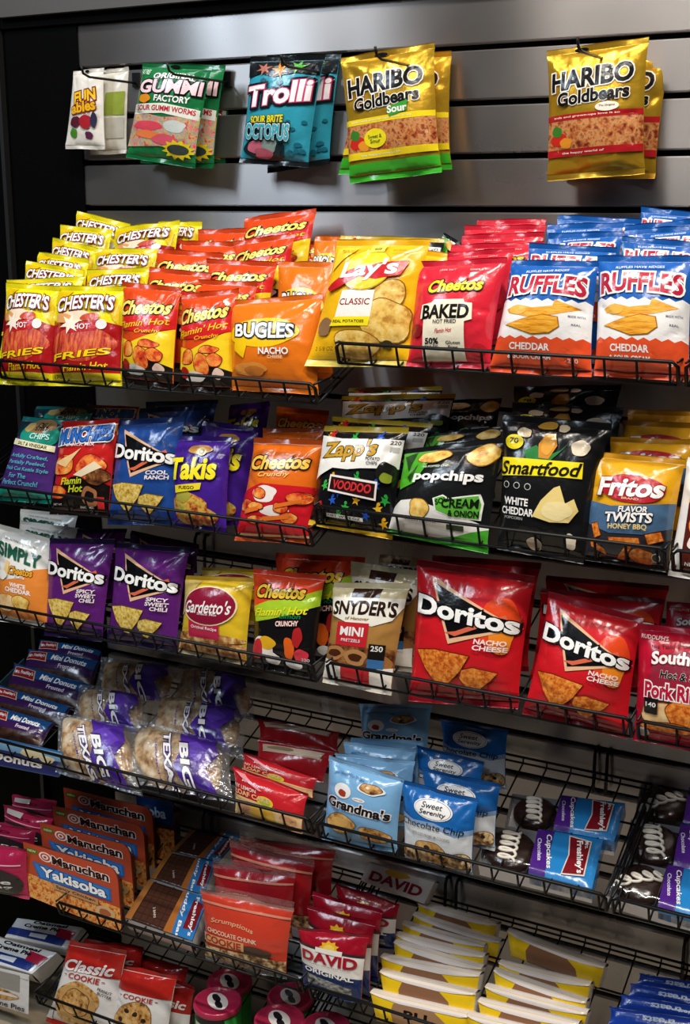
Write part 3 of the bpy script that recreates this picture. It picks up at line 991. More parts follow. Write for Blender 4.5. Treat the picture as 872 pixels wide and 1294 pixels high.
ART['fritos'] = dict(base='#e2a41c', seals=('#c98c18', '#241d1a'), ops=[
    ('p', [(0, .055), (1, .055), (1, .48), (.8, .54), (.5, .50), (.2, .42), (0, .44)], '#2b2c33'),
    ('p', [(0, .46), (.2, .42), (.5, .40), (.8, .44), (1, .52), (1, .60), (.7, .56), (.3, .52), (0, .55)], '#4a6a8c'),
    ('p', [(.0, .34), (.3, .28), (.7, .30), (1, .38), (1, .55), (.6, .48), (.2, .47), (0, .50)], '#48688a'),
    ('p', blob(.52, .69, .38, .125, 4, 36, .03), '#b81c2c'),
    ('t', 'Fritos', .50, .70, .76, .17, W_, dict(bold=.045, shear=.2, slope=.03, o='#8a1420', ow=.03)),
    ('t', 'BRAND', .52, .60, .2, .02, '#f0c8a0'),
    ('t', 'FLAVOR', .57, .51, .34, .055, W_, dict(bold=.035, o='#15151a', ow=.05, shear=.1, slope=.06)),
    ('t', 'TWISTS', .52, .435, .56, .09, W_, dict(bold=.05, o='#15151a', ow=.05, shear=.1, slope=.06)),
    ('t', 'HONEY BBQ', .52, .35, .46, .055, '#e8c87a', dict(bold=.025, slope=.06)),
    ('p', [(.06, .34), (.14, .36), (.20, .25), (.12, .22)], 'nacho'), ('p', [(.30, .24), (.66, .265), (.68, .22), (.32, .19)], 'nacho'), ('p', [(.74, .30), (.90, .34), (.94, .27), (.78, .22)], 'nacho'),
    ('p', [(.06, .20), (.26, .13), (.28, .08), (.08, .14)], 'nacho'), ('p', [(.40, .06), (.52, .19), (.58, .18), (.50, .06)], 'nacho'), ('f', .70, .11, .15, .06, 'nacho', 4), ('e', .86, .11, .05, .04, '#d8d4cc'), ('e', .86, .11, .04, .03, '#2a2a2e')])
ART['bbq_white'] = dict(base='#efeae4', seals=('#ece6e0', '#efebe6'), ops=[
    ('b', .14, .62, 1, .94, '#d8a020'), ('b', .14, .06, 1, .62, '#5a2018'), ('f', .5, .45, .32, .16, 'puffs', 4), ('f', .36, .30, .16, .07, '#f0e8e0', 3),
    ('t', 'NET WT', .34, .12, .28, .03, W_)])
ART['simply'] = dict(base='#e9e6df', seals=('#e6e2da', '#e4e0d6'), ops=[
    ('p', [(0, .07), (1, .07), (1, .66), (.80, .62), (.55, .50), (.30, .46), (0, .44)], '#e08434'),
    ('t', 'SIMPLY', .52, .745, .80, .15, '#1c5c46', dict(bold=.04, slope=-.07)), ('t', 'NO ARTIFICIAL FLAVORS', .52, .87, .6, .02, '#7a7a70', dict(slope=-.06)),
    ('t', 'Cheetos', .58, .575, .46, .085, '#e8a02a', dict(o=K_, ow=.05, bold=.05, shear=.15, slope=.03)), ('t', 'Puffs', .58, .515, .2, .03, W_),
    ('p', [(.24, .52), (.30, .66), (.36, .66), (.34, .50)], '#ecc880'), ('f', .22, .50, .10, .05, '#f0ece0', 3),
    ('t', 'WHITE', .54, .42, .32, .045, W_, dict(bold=.035)), ('t', 'CHEDDAR', .54, .365, .50, .05, W_, dict(bold=.035)),
    ('f', .30, .22, .22, .09, 'cake', 3), ('f', .60, .25, .16, .07, 'chip', 5)])
ART['gardettos'] = dict(base='#e2bd2a', seals=('#c49a2c', '#9a8a6a'), ops=[
    ('b', 0, .055, 1, .22, 'mix'), ('f', .5, .26, .5, .06, 'mix', 3), ('p', [(.0, .94), (.3, .94), (.16, .72), (.06, .5), (0, .5)], '#ccb060'),
    ('b', .20, .25, .68, .46, '#c4204a'), ('p', ell(.48, .645, .41, .24), '#e8d9b0'), ('p', ell(.48, .645, .39, .225), '#8a1634'),
    ('t', "Gardetto's", .47, .63, .70, .16, W_, dict(bold=.018, shear=.2, slope=.03)), ('t', 'Snack Mix', .50, .545, .30, .03, '#f0d8d8', dict(shear=.2)),
    ('t', 'Original Recipe', .45, .37, .40, .05, '#f6e6e6', dict(bold=.02, slope=-.02))])
ART['cheetos_lime'] = dict(base='#141113', seals=('#d23a1a', '#1a1616'), ops=[
    ('p', [(0, .945), (1, .945), (1, .80), (.6, .72), (.2, .64), (0, .55)], '#dc421c'),
    ('p', [(.05, .62), (.3, .70), (.65, .74), (1, .86), (1, .70), (.7, .60), (.35, .52), (.1, .47)], '#a6c82c'),
    ('f', .24, .24, .18, .09, '#efe4da', 4), ('f', .30, .28, .16, .06, '#e8b020', 6), ('f', .66, .26, .08, .11, '#e8641e', 8), ('f', .14, .20, .10, .10, '#c03038', 2), ('f', .78, .38, .07, .10, '#b02428', 3), ('f', .84, .20, .1, .07, '#d83848', 5), ('f', .40, .13, .12, .06, '#ece6e2', 9), ('f', .72, .11, .12, .05, '#eee', 1),
    ('t', 'Cheetos', .46, .80, .72, .14, '#ecc238', dict(o=K_, ow=.06, bold=.05, shear=.2, slope=.05)),
    ('t', "Flamin' Hot", .50, .61, .76, .085, '#e8e02a', dict(shear=.3, slope=.11, bold=.02)), ('t', 'Limon', .66, .575, .30, .05, '#1c7a4a', dict(shear=.2, slope=.06, bold=.02)),
    ('t', 'CRUNCHY', .62, .50, .34, .05, W_, dict(o='#c84a1a', ow=.05, bold=.02, slope=.10)), ('t', '320', .90, .17, .11, .03, '#c8c8c8')])
ART['snyders'] = dict(base='#a97c40', seals=('#d9c9a0', '#efe8da'), ops=[
    ('b', 0, .86, .30, .945, '#d6c69a'), ('b', .30, .86, .68, .945, '#3a1e16'), ('b', .68, .86, 1, .945, '#d6c69a'),
    ('p', [(0, .86), (1, .86), (1, .78), (.9, .66), (.66, .60), (.3, .62), (.06, .68)], '#efe9dc'),
    ('b', 0, .2, 1, .40, 'pretzel'), ('f', .16, .32, .16, .07, '#b07a48', 3), ('f', .16, .32, .10, .035, '#4a2412', 3), ('f', .48, .30, .17, .075, '#b58250', 5), ('f', .48, .30, .10, .035, '#4a2412', 5), ('f', .86, .26, .13, .08, '#a06a3a', 7),
    ('p', [(0, .055), (1, .055), (1, .24), (.5, .18), (0, .25)], '#efe8dc'), ('b', .28, .055, .70, .205, '#c4202c'),
    ('b', .16, .40, .62, .625, '#c4262e'), ('t', 'MINI', .39, .54, .34, .085, W_, dict(bold=.03)), ('t', 'PRETZELS', .39, .455, .28, .028, W_, dict(bold=.01)),
    ('t', "SNYDER'S", .50, .755, .88, .14, '#2a1812', dict(bold=.04, arch=.1)), ('t', 'of Hanover', .44, .665, .34, .03, '#9a7430', dict(shear=.2)),
    ('b', .66, .30, .88, .44, '#1a1613'), ('t', '250', .77, .40, .16, .05, W_, dict(bold=.02)), ('b', .66, .22, .88, .30, '#3a6ea4'), ('b', .66, .195, .88, .215, '#e8e4dc')])
ART['southern'] = dict(base='#b81430', seals=('#b41230', '#bc1a34'), ops=[
    ('p', [(.20, .66), (.34, .78), (.6, .82), (.86, .76), (.96, .62), (.96, .22), (.9, .16), (.3, .17), (.14, .25), (.16, .45)], '#8a2a3c'),
    ('p', [(.18, .62), (.9, .60), (.96, .22), (.9, .16), (.3, .17), (.14, .25)], '#6a2a30'), ('b', .18, .40, .94, .62, '#9a2238'),
    ('f', .32, .27, .22, .10, 'cake', 3), ('f', .62, .30, .24, .12, 'nacho', 5), ('f', .82, .22, .16, .07, 'cake', 8), ('f', .40, .17, .3, .04, 'nacho', 2),
    ('t', "RUDOLPH'S", .20, .90, .30, .035, '#f0dcd8'), ('t', 'The Taste of the', .38, .845, .42, .03, '#5a0c18', dict(rot=8)),
    ('t', 'Southern', .52, .73, .66, .11, W_, dict(bold=.04, o='#8a1028', ow=.05, arch=.25)),
    ('t', 'Hot & Spicy', .58, .60, .56, .085, '#141010', dict(bold=.02, shear=.15, o='#e8dcd8', ow=.03)),
    ('t', 'Pork Rinds', .50, .47, .74, .13, '#b81a3c', dict(bold=.04, o=W_, ow=.07)),
    ('b', .13, .27, .29, .40, '#161214'), ('t', '140', .21, .345, .12, .04, W_, dict(bold=.02)), ('e', .12, .10, .08, .04, '#e8dce0')])
ART['donut'] = dict(base='#2c1636', seals=('#241a38', '#241a38'), ops=[
    ('b', .02, .56, .98, .97, '#16487e'), ('b', .02, .30, .98, .58, '#34164a'), ('b', .02, .03, .98, .30, 'choc'),
    ('p', [(.05, .88), (.34, .84), (.37, .50), (.04, .56)], '#d8b48a'), ('p', [(.06, .86), (.33, .82), (.355, .52), (.05, .58)], '#8a1a22'),
    ('t', "Mrs. Freshley's", .20, .69, .26, .16, W_, dict(bold=.015)), ('t', 'Mini Donuts', .66, .70, .46, .20, W_, dict(bold=.03, shear=.15)), ('t', 'Frosted', .66, .44, .22, .13, '#e8dce8', dict(shear=.15))])
ART['donut_box'] = dict(base='card#1c2470', side='card#2a5a8c', ops=[
    ('b', 0, .62, 1, 1, 'card#7aa8c8'), ('f', .74, .72, .10, .17, '#e2d3a6', 3), ('f', .88, .62, .07, .14, '#e8dab0', 5), ('f', .2, .86, .2, .1, '#c89878', 5),
    ('t', 'Mini Donuts', .46, .36, .78, .34, W_, dict(bold=.045))])
ART['rolls'] = dict(base='clear', seals=('clear', 'clear'), ops=[
    ('p', [(.52, .98), (.86, .98), (.92, .70), (.80, .40), (.88, .04), (.60, .04), (.50, .30), (.58, .62)], '#4c2a94'),
    ('p', [(.55, .66), (.72, .80), (.86, .66), (.72, .46)], '#5f3cb0'), ('p', [(.60, .40), (.78, .32), (.80, .10), (.66, .10)], '#3c1f7c'),
    ('t', 'BIG', .62, .36, .40, .16, W_, dict(bold=.05, o='#2c1458', ow=.07, rot=-82)), ('t', 'TEXAS', .45, .38, .52, .13, W_, dict(bold=.05, o='#3c2070', ow=.07, rot=-82)),
    ('t', 'CINNAMON', .34, .38, .34, .04, '#4a2a8a', dict(rot=-82, bold=.01))])
ART['lemon'] = dict(base='#c9242c', seals=('#b81c26', '#d8b48a'), ops=[
    ('b', 0, .06, 1, .40, 'cake'), ('p', [(.28, .06), (.66, .06), (.62, .40), (.30, .42)], '#e8b840'), ('f', .16, .26, .12, .10, '#d89878', 3), ('f', .84, .24, .12, .12, '#e0a878', 4),
    ('p', [(.0, .40), (1, .36), (1, .42), (0, .46)], '#e2bd80'), ('e', .52, .50, .12, .12, '#e8c634'), ('e', .52, .50, .08, .08, '#a8b83c'),
    ('t', 'Mrs. Freshley', .40, .80, .44, .07, '#f0c8c8', dict(shear=.2)), ('t', 'NY LEMON', .22, .66, .34, .08, '#f2d8c8', dict(bold=.02)),
    ('t', 'LOAF CAKE', .32, .54, .54, .11, '#f0c08a', dict(bold=.03)), ('p', [(.05, .93), (.2, .93), (.48, .72), (.44, .70)], '#e8949a')])
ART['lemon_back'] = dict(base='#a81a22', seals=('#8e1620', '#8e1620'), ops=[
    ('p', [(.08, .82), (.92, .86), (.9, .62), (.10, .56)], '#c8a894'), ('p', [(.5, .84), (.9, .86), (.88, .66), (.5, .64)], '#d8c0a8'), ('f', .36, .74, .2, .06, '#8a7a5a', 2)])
ART['grandmas'] = dict(base='#7fb2dc', seals=('#8dbce2', '#86b8de'), ops=[
    ('f', .66, .77, .18, .07, '#e8f0f6', 3), ('f', .66, .78, .14, .055, 'cookie', 3), ('e', .62, .785, .025, .016, '#f6e8d0'),
    ('t', 'MINI SANDWICH CREMES', .34, .85, .44, .03, '#3a6ea8', dict(arch=.9, bold=.01)),
    ('e', .28, .665, .125, .09, '#f2f0ee'), ('f', .28, .64, .06, .04, '#a83a2a', 4), ('e', .52, .61, .09, .025, '#f2efec'), ('t', 'home style', .52, .61, .12, .018, '#5a4a48'),
    ('t', "Grandma's", .50, .50, .88, .13, '#241614', dict(bold=.04, shear=.12, slope=-.03, o='#f2eeec', ow=.055)),
    ('f', .28, .27, .22, .11, 'cookie', 6), ('e', .27, .28, .13, .06, '#e0b060'), ('f', .74, .20, .20, .09, 'cookie', 8)])
ART['serenity'] = dict(base='#1c64ae', seals=('#155396', '#c8cdd2'), ops=[
    ('p', [(0, .06), (1, .06), (1, .60), (.8, .54), (.5, .60), (.2, .58), (0, .64)], '#86a0c4'), ('p', [(0, .06), (1, .06), (1, .53), (.8, .47), (.5, .54), (.2, .52), (0, .57)], '#dadde0'),
    ('f', .42, .24, .22, .11, 'cookie', 3), ('f', .20, .14, .24, .09, 'chunk', 5), ('f', .62, .15, .24, .10, 'cookie', 8), ('f', .85, .17, .16, .10, 'chunk', 2), ('e', .40, .27, .045, .03, '#1c100c'), ('e', .60, .17, .04, .03, '#1c100c'), ('e', .86, .2, .03, .025, '#1c100c'), ('e', .48, .2, .03, .02, '#1c100c'),
    ('p', ell(.48, .755, .27, .13), '#f0efec'), ('p', ell(.48, .755, .25, .118), '#1c4a86'), ('p', ell(.48, .755, .245, .113), '#f2f0ee'),
    ('t', 'Sweet', .47, .80, .28, .075, '#23272e', dict(shear=.25, slope=.02)), ('t', 'Serenity', .48, .71, .36, .075, '#23272e', dict(shear=.25, slope=.02)),
    ('t', 'Chocolate Chip', .46, .535, .90, .11, '#1c2024', dict(shear=.2, bold=.004, slope=.02)), ('t', 'BITE SIZE PREMIUM COOKIES', .46, .425, .56, .035, '#8a8a8a', dict(bold=.01))])
ART['cup_label'] = dict(base='#2480c4', side='#e4e2e4', bottom='#e2e0e2', ops=[
    ('b', 0, 0, .26, 1, '#4a2080'), ('t', 'Chocolate', .10, .5, .44, .07, '#e8e0f0', dict(rot=-80)), ('t', 'Cupcakes', .24, .5, .66, .12, W_, dict(rot=-80, bold=.02, shear=.15)),
    ('p', [(.50, .92), (.86, .86), (.86, .14), (.50, .08), (.55, .5)], '#e0d2c4'), ('p', [(.52, .89), (.84, .835), (.84, .165), (.52, .11), (.57, .5)], '#7c1420'),
    ('t', "Freshley's", .72, .5, .60, .14, W_, dict(rot=-80, bold=.03)), ('t', 'Mrs.', .80, .76, .14, .07, W_, dict(rot=-80))])
ART['cup_label_left'] = dict(base='#4a2080', side='#e4e2e4', bottom='#e2e0e2', ops=[
    ('b', .72, 0, 1, 1, '#2480c4'), ('t', 'Chocolate', .34, .52, .56, .14, '#e8e0f0', dict(rot=-80)), ('t', 'Cupcakes', .76, .5, .8, .3, W_, dict(rot=-80, bold=.02))])
ART['pink'] = dict(base='#a82048', seals=('#b82a50', '#c84a66'), ops=[
    ('p', ell(.45, .30, .52, .34), '#2c2426'), ('t', 'BOB MARLEY', .45, .74, .9, .10, W_, dict(arch=.6, bold=.03)) if False else ('b', .05, .66, .95, .69, '#e8a0b4'),
    ('t', 'RED', .4, .8, .5, .07, '#701030', dict(bold=.02)), ('t', 'One', .55, .34, .56, .10, W_, dict(shear=.3, bold=.02)), ('t', 'Swing', .50, .22, .66, .10, W_, dict(shear=.3, bold=.02)), ('b', .1, .80, .45, .93, '#cfc6c4')])
ART['yaki'] = dict(base='card#b4472a', side='card#3a1c12', ops=[
    ('b', 0, 0, 1, .36, 'noodle'), ('p', [(.0, .36), (1, .30), (1, .40), (0, .44)], 'noodle'), ('f', .84, .24, .10, .10, '#c8a878', 3), ('f', .84, .24, .06, .06, '#a85a34', 3),
    ('b', .03, .84, .15, .93, '#5c6a24'), ('t', 'NEW', .09, .885, .09, .04, '#d8dca0', dict(bold=.02)),
    ('e', .235, .845, .07, .085, '#f0dcd4'), ('e', .235, .845, .052, .065, '#b4472a'), ('e', .235, .845, .034, .042, '#f0dcd4'), ('e', .235, .845, .018, .022, '#b4472a'),
    ('t', 'Maruchan', .61, .835, .60, .145, '#2a120c', dict(bold=.04, o='#f4e6dc', ow=.05)),
    ('p', [(.08, .70), (.92, .66), (.92, .46), (.14, .42)], '#2862a8'), ('p', [(.10, .68), (.90, .64), (.90, .48), (.16, .445)], '#3478c0'),
    ('t', 'Yakisoba', .52, .57, .70, .17, W_, dict(bold=.04, o='#122a5c', ow=.05)),
    ('b', .30, .33, .78, .43, '#c08a5c'), ('t', 'Spicy Chicken', .54, .38, .42, .06, '#241208', dict(bold=.01))])
ART['oba'] = dict(base='card#3a2016', side='card#20120c', ops=[  # rear noodle carton: its shade is put into the darkened colours
    ('b', 0, .62, 1, .98, '#173a74'), ('t', 'oba', .55, .78, .5, .16, '#b8c8e0', dict(bold=.03)), ('b', 0, 0, 1, .55, 'noodle'), ('e', .42, .34, .2, .16, '#6a3a28'), ('f', .42, .34, .1, .09, '#c0a898', 3)])
ART['buddy'] = dict(base='#3a2218', side='#b9b4b4', bottom='#c0bbb8', ops=[
    ('b', .0, .0, .10, 1, '#9a6230')] + [('b', .12 + .095 * i, .06 + .15 * j, .12 + .095 * i + .085, .06 + .15 * j + .13, '#4a2c20') for i in range(5) for j in range(6)] + [
    ('p', [(.58, 0), (.74, 0), (.68, 1), (.60, 1)], '#a8642c'), ('p', [(.70, 0), (1, 0), (1, 1), (.66, 1)], '#2a74b4'),
    ('t', 'Buddy Bars', .73, .48, .84, .10, W_, dict(rot=-82, bold=.025, shear=.15)), ('p', [(.82, .86), (.98, .82), (.98, .22), (.82, .18)], '#7c1420'), ('t', "Freshley's", .90, .5, .56, .11, W_, dict(rot=-82, bold=.025)),
    ('t', '2 BARS', .36, .30, .16, .05, '#d8c8bc', dict(rot=-60))])
ART['chunk'] = dict(base='#d0402c', seals=('#c87a68', 'clear'), ops=[
    ('b', 0, .06, 1, .25, 'chunk'), ('f', .66, .31, .20, .09, '#4a3428', 5), ('f', .5, .22, .5, .05, 'chunk', 3), ('b', 0, .83, 1, .86, '#d88a72'),
    ('t', 'Scrumptious', .38, .60, .52, .08, '#e8b48a', dict(arch=.5, shear=.2, slope=-.04)), ('t', 'CHOCOLATE CHUNK', .38, .475, .62, .06, '#f0d2b0', dict(bold=.025, slope=-.03)),
    ('b', .0, .30, .54, .42, '#e2a870'), ('t', 'COOKIE', .27, .36, .48, .10, '#b23622', dict(bold=.05, slope=-.02))])
ART['david'] = dict(base='#a01226', seals=('#9a1026', '#1c2c60'), ops=[
    ('p', [(0, .06), (1, .06), (1, .66), (.5, .70), (0, .76)], '#eae4dc'), ('p', [(0, .06), (1, .06), (1, .36), (.5, .40), (0, .46)], '#1d3060'),
    ('p', [(.12, .16), (.86, .12), (.86, .22), (.5, .28), (.1, .33)], 'seeds'), ('p', [(0, .76), (.5, .70), (1, .66), (1, .70), (.5, .74), (0, .80)], '#3a2a2e'),
    ('p', star(.50, .77, .15, .72, 9, .72), '#e8b52a'), ('e', .50, .76, .085, .06, '#f2cf5a'), ('p', [(.30, .70), (.70, .66), (.70, .74), (.5, .75), (.30, .77)], '#eae4dc'),
    ('t', 'DAVID', .50, .60, .86, .16, '#a8122a', dict(bold=.055, slope=-.06)), ('t', 'Jumbo sunflower seeds', .52, .495, .66, .02, '#7a7070', dict(slope=-.05)),
    ('t', 'ORIGINAL', .50, .385, .80, .075, W_, dict(bold=.03, slope=-.06)), ('b', .18, .09, .46, .16, '#2a52a4')])
ART['david_box'] = dict(base='card#e2dad2', side='card#c8c0b8', ops=[('f', .46, .86, .18, .2, '#d8a83a', 3), ('t', 'DAVID', .5, .42, .8, .5, '#8e1428', dict(bold=.055))])
ART['ycake'] = dict(base='#eec51c', side='#ddd6d0', topside='#eee2da', ops=[
    ('p', [(.26, .88), (.20, .50), (.20, 0), (.78, 0), (.74, .5), (.62, .86)], '#8e6448'),
    ('p', [(.0, 1), (1, 1), (1, .95), (.80, .85), (.62, .80), (.30, .82), (.12, .88), (.0, .97)], '#eee2da')])
ART['ycake_front'] = dict(base='#eec51c', side='#ddd6d0', topside='#e8dcd4', ops=[
    ('p', [(.30, .90), (.24, .80), (.20, .50), (.22, 0), (.90, 0), (.78, .5), (.64, .84), (.58, .9)], '#a07a58'), ('p', [(.0, 1), (1, 1), (1, .95), (.90, .86), (.3, .84), (.0, .97)], '#eee2da'),
    ('t', 'BU', .46, .52, .24, .30, '#1a1210', dict(bold=.06, shear=.1))])
ART['treats'] = dict(base='#1840a8', seals=('#143690', '#143690'), ops=[
    ('t', 'treats', .50, .55, .34, .34, '#c8d8f0', dict(rot=180, bold=.03, shear=.15)), ('t', 'krispies', .80, .50, .3, .30, '#c8d8f0', dict(rot=180, bold=.03, shear=.15)), ('p', [(.10, .7), (.30, .62), (.30, .5), (.1, .58)], '#3c68c8')])
ART['pie'] = dict(base='#e2e0de', side='#d8d4d0', bottom='#d9d6d3', ops=[
    ('p', [(.0, .50), (.92, .44), (.92, .06), (.6, .10), (0, .16)], '#1e3480'), ('p', [(.70, .80), (.98, .72), (.98, .34), (.74, .42)], '#b81c3c'), ('p', [(.36, .22), (.62, .20), (.62, .40), (.36, .38)], '#dfe4ea'),
    ('t', 'Oatmeal', .56, .88, .52, .14, '#17171c', dict(bold=.03, shear=.15)), ('t', 'Creme Pie', .48, .68, .56, .16, '#17171c', dict(bold=.03, shear=.15))])
ART['pie_front'] = dict(base='#e2e0de', side='#d8d4d0', ops=[
    ('f', .14, .66, .26, .20, 'cookie', 3), ('b', .0, .88, 1, 1, '#e6e4e2'), ('e', .10, .80, .18, .14, '#b81c2c'), ('b', .42, .52, .84, .94, '#9c9890'), ('f', .42, .36, .42, .13, 'cookie', 6), ('f', .45, .38, .4, .04, '#f0e6d8', 2),
    ('t', 'Creme Pies', .55, .12, .78, .13, '#26262a', dict(bold=.02))])
ART['classic'] = dict(base='#e6e2de', seals=('#b82620', '#c02c20'), ops=[
    ('p', [(0, .945), (1, .945), (1, .68), (0, .70)], '#b9261e'), ('f', .42, .34, .36, .245, 'cookie', 5), ('f', .42, .34, .30, .20, '#c99a58', 8), ('f', .42, .35, .22, .14, 'cookie', 4),
    ('t', 'Classic', .48, .755, .84, .13, '#f4efec', dict(shear=.3, bold=.03, slope=.03, o='#b9261e', ow=.02)), ('t', 'COOKIE', .46, .635, .54, .065, '#b4281e', dict(bold=.02)), ('t', '-', .13, .635, .05, .01, '#b4281e'), ('t', '-', .79, .635, .05, .01, '#b4281e'),
    ('t', 'PEANUT', .83, .54, .22, .03, '#3a2a24', dict(bold=.015, rot=-12)), ('t', 'BUTTER', .84, .495, .22, .03, '#3a2a24', dict(bold=.015, rot=-12)), ('b', .0, .06, .10, .20, '#e6e2de')])
ART['classic_choc'] = dict(base=ART['classic']['base'], seals=ART['classic']['seals'], ops=ART['classic']['ops'][:1] + [
    ('f', .42, .32, .36, .25, 'cookie', 2)] + [('f', x, y, .045, .032, '#2a1712', i) for i, (x, y) in enumerate([(.2, .3), (.3, .44), (.46, .42), (.62, .36), (.55, .24), (.36, .2), (.26, .18), (.68, .22)])] + ART['classic']['ops'][5:8])
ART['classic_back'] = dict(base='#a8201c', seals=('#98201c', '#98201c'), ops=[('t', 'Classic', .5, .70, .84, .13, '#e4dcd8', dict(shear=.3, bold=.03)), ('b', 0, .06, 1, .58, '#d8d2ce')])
ART['funables'] = dict(base='#e4dfd6', seals=('#dcd6cc', '#d8d2c8'), ops=[
    ('t', 'FUN', .52, .66, .62, .15, '#f0c020', dict(o='#7a2414', ow=.08, bold=.05, rot=8)), ('t', 'ables', .50, .53, .68, .14, '#e8b020', dict(o='#7a2414', ow=.08, bold=.05, rot=8)),
    ('f', .30, .34, .15, .07, '#5a2030', 3), ('f', .58, .34, .17, .085, '#a82430', 5), ('f', .24, .20, .11, .06, '#4a8a2c', 4), ('f', .80, .36, .09, .09, '#33304a', 6), ('f', .66, .17, .10, .05, '#5a2a48', 8), ('t', 'FRUIT SNACKS', .5, .44, .44, .03, '#7a4a40')])
ART['funables_back'] = dict(base='#d2cdc2', seals=('#cac4b8', '#cac4b8'), ops=[('b', .35, .45, .95, .72, '#8a9a3c'), ('b', .35, .18, .95, .42, '#b8b4a8')])
ART['gummi'] = dict(base='#1c7440', seals=('#146236', '#166a3a'), ops=[
    ('p', [(0, .50), (.5, .46), (1, .50), (1, .14), (.5, .17), (0, .12)], 'gummy'), ('f', .30, .36, .22, .05, '#d84a5c', 3), ('f', .34, .27, .24, .04, '#e88048', 4), ('f', .70, .38, .16, .06, '#c8d0cc', 5), ('f', .58, .24, .2, .05, '#d8586a', 6),
    ('p', [(.02, .56), (.5, .60), (.99, .56), (.99, .46), (.5, .50), (.02, .46)], '#e4e8dc'), ('t', 'SOUR GUMMI WORMS', .52, .53, .86, .055, '#b8283a', dict(bold=.03, arch=.3)),
    ('t', 'ORIGINAL', .56, .86, .58, .06, '#f2eef0', dict(bold=.03, arch=.3)), ('t', 'GUMMI', .53, .755, .88, .14, '#f4d0d8', dict(bold=.06, o='#160e12', ow=.07, slope=.02, arch=.1)), ('t', 'FACTORY', .60, .645, .50, .065, '#f2eef0', dict(bold=.03)),
    ('f', .20, .63, .09, .045, '#d88a20', 3), ('t', 'FAT FREE', .12, .90, .14, .05, '#d8f0dc'), ('p', star(.78, .155, .24, .42, 12, .7), '#d8c41c'), ('e', .78, .155, .15, .05, '#38403c')])
ART['trolli'] = dict(base='#2f94ac', seals=('#14181c', '#1a2024'), ops=scatter(9, 26, .04, .1, .97, .8, .045, '#1d6478', .5) + [
    ('p', [(0, .945), (1, .945), (1, .82), (.7, .84), (.4, .80), (.2, .84), (0, .80)], '#16191c'), ('p', star(.24, .88, .13, .5, 6, .35), '#b06a5a'), ('p', star(.48, .86, .13, .6, 6, .35, .8), '#d88a24'), ('p', star(.72, .89, .13, .5, 6, .35), '#4aa83a'),
    ('f', .38, .14, .34, .10, '#16282e', 4), ('f', .24, .16, .12, .06, '#c86a80', 3), ('f', .46, .18, .12, .07, '#8aa09a', 5), ('f', .38, .10, .14, .05, '#b85a6a', 8),
    ('t', 'Trolli', .50, .65, .92, .20, '#f6f0f4', dict(bold=.08, o='#c83a70', ow=.03, o2='#14161a', ow2=.10, slope=.08)),
    ('t', 'SOUR BRITE', .40, .415, .50, .07, '#e8d81c', dict(bold=.04, o='#16282e', ow=.05, slope=.04)), ('t', 'OCTOPUS', .42, .30, .68, .14, '#40a8bc', dict(bold=.05, o='#e8f0f0', ow=.035, o2='#14282e', ow2=.10, grow=.1))])
def haribo(band, bottom, sour):
    ops = [('b', 0, .20, 1, .46, 'bears'), ('b', 0, .44, 1, .485, band), ('b', 0, .17, 1, .225, band),
           ('t', 'HARIBO', .48, .75, .84, .15, '#141210', dict(bold=.05, o='#f2efe6', ow=.05, slope=.04)),
           ('t', 'Goldbears', .50, .61, .74, .105, '#141210', dict(bold=.04, o='#f2efe6', ow=.045, slope=.04)),
           ('t', 'the happy world of', .40, .195, .46, .02, '#f2ead0'), ('t', 'kids and grown-ups love it so', .44, .463, .7, .018, '#f2ead0'),
           ('f', .14, .30, .09, .05, '#c82a20', 3), ('f', .22, .27, .07, .04, '#e0902a', 5), ('f', .12, .36, .06, .04, '#3c7a2c', 4)]
    if bottom:
        ops += [('b', 0, .055, 1, .14, bottom), ('p', [(.52, .54), (.76, .58), (.74, .50), (.55, .47)], '#3a9a34'), ('t', 'Sour', .64, .525, .22, .06, W_, dict(bold=.03, slope=.02)), ('e', .36, .32, .13, .075, '#e8d820'), ('t', 'Sweet &', .36, .335, .16, .03, '#3a6a2a'), ('t', 'Sour', .36, .30, .12, .03, '#3a6a2a')]
    else:
        ops += [('e', .66, .515, .12, .035, '#efe8d8'), ('t', 'The Original', .66, .52, .16, .018, '#2a2a2a')]
    return dict(base='gold#d6a92e', seals=('gold#c89c2c', bottom or 'gold#d0a432'), ops=ops)
ART['haribo_sour'] = haribo('#e8d020', '#3aa82a', True)
ART['haribo'] = haribo('#a81c22', None, False)

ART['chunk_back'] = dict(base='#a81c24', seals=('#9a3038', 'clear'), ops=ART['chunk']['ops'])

# ------------------------------------------------------------------ hanging sweets
SEED = [100]
def one(name, art, quad, label, cat, group=None, extra=None, seals=True, **kw):
    SEED[0] += 1
    kw.setdefault('seed', SEED[0])
    return Pack(name, ART[art], quad, **kw).build(label, cat, group, extra, seals)

def hole(x, y):
    def f(p, o):
        m = MB()
        q = ell(x, y, .07, .018, 16)
        P = p.at(np.array([a for a, b in q]), np.array([b for a, b in q]), np.full(16, 0.004))
        m.add(P, [tuple(range(16))], '#0b0b0b', False)
        m.build('hang_hole', o)
    return f

peg(118, 98, -0.14, 'black peg hook holding the small white fruit snack bags')
peg(226, 95, -0.17, 'black peg hook holding the green gummi worm bags')
peg(368, 85, -0.15, 'black peg hook holding the turquoise octopus candy bags')
peg(486, 76, -0.17, 'black peg hook holding the gold sour bear bags with green hem')
peg(738, 66, -0.16, 'black peg hook holding the gold gummy bear bags at right')

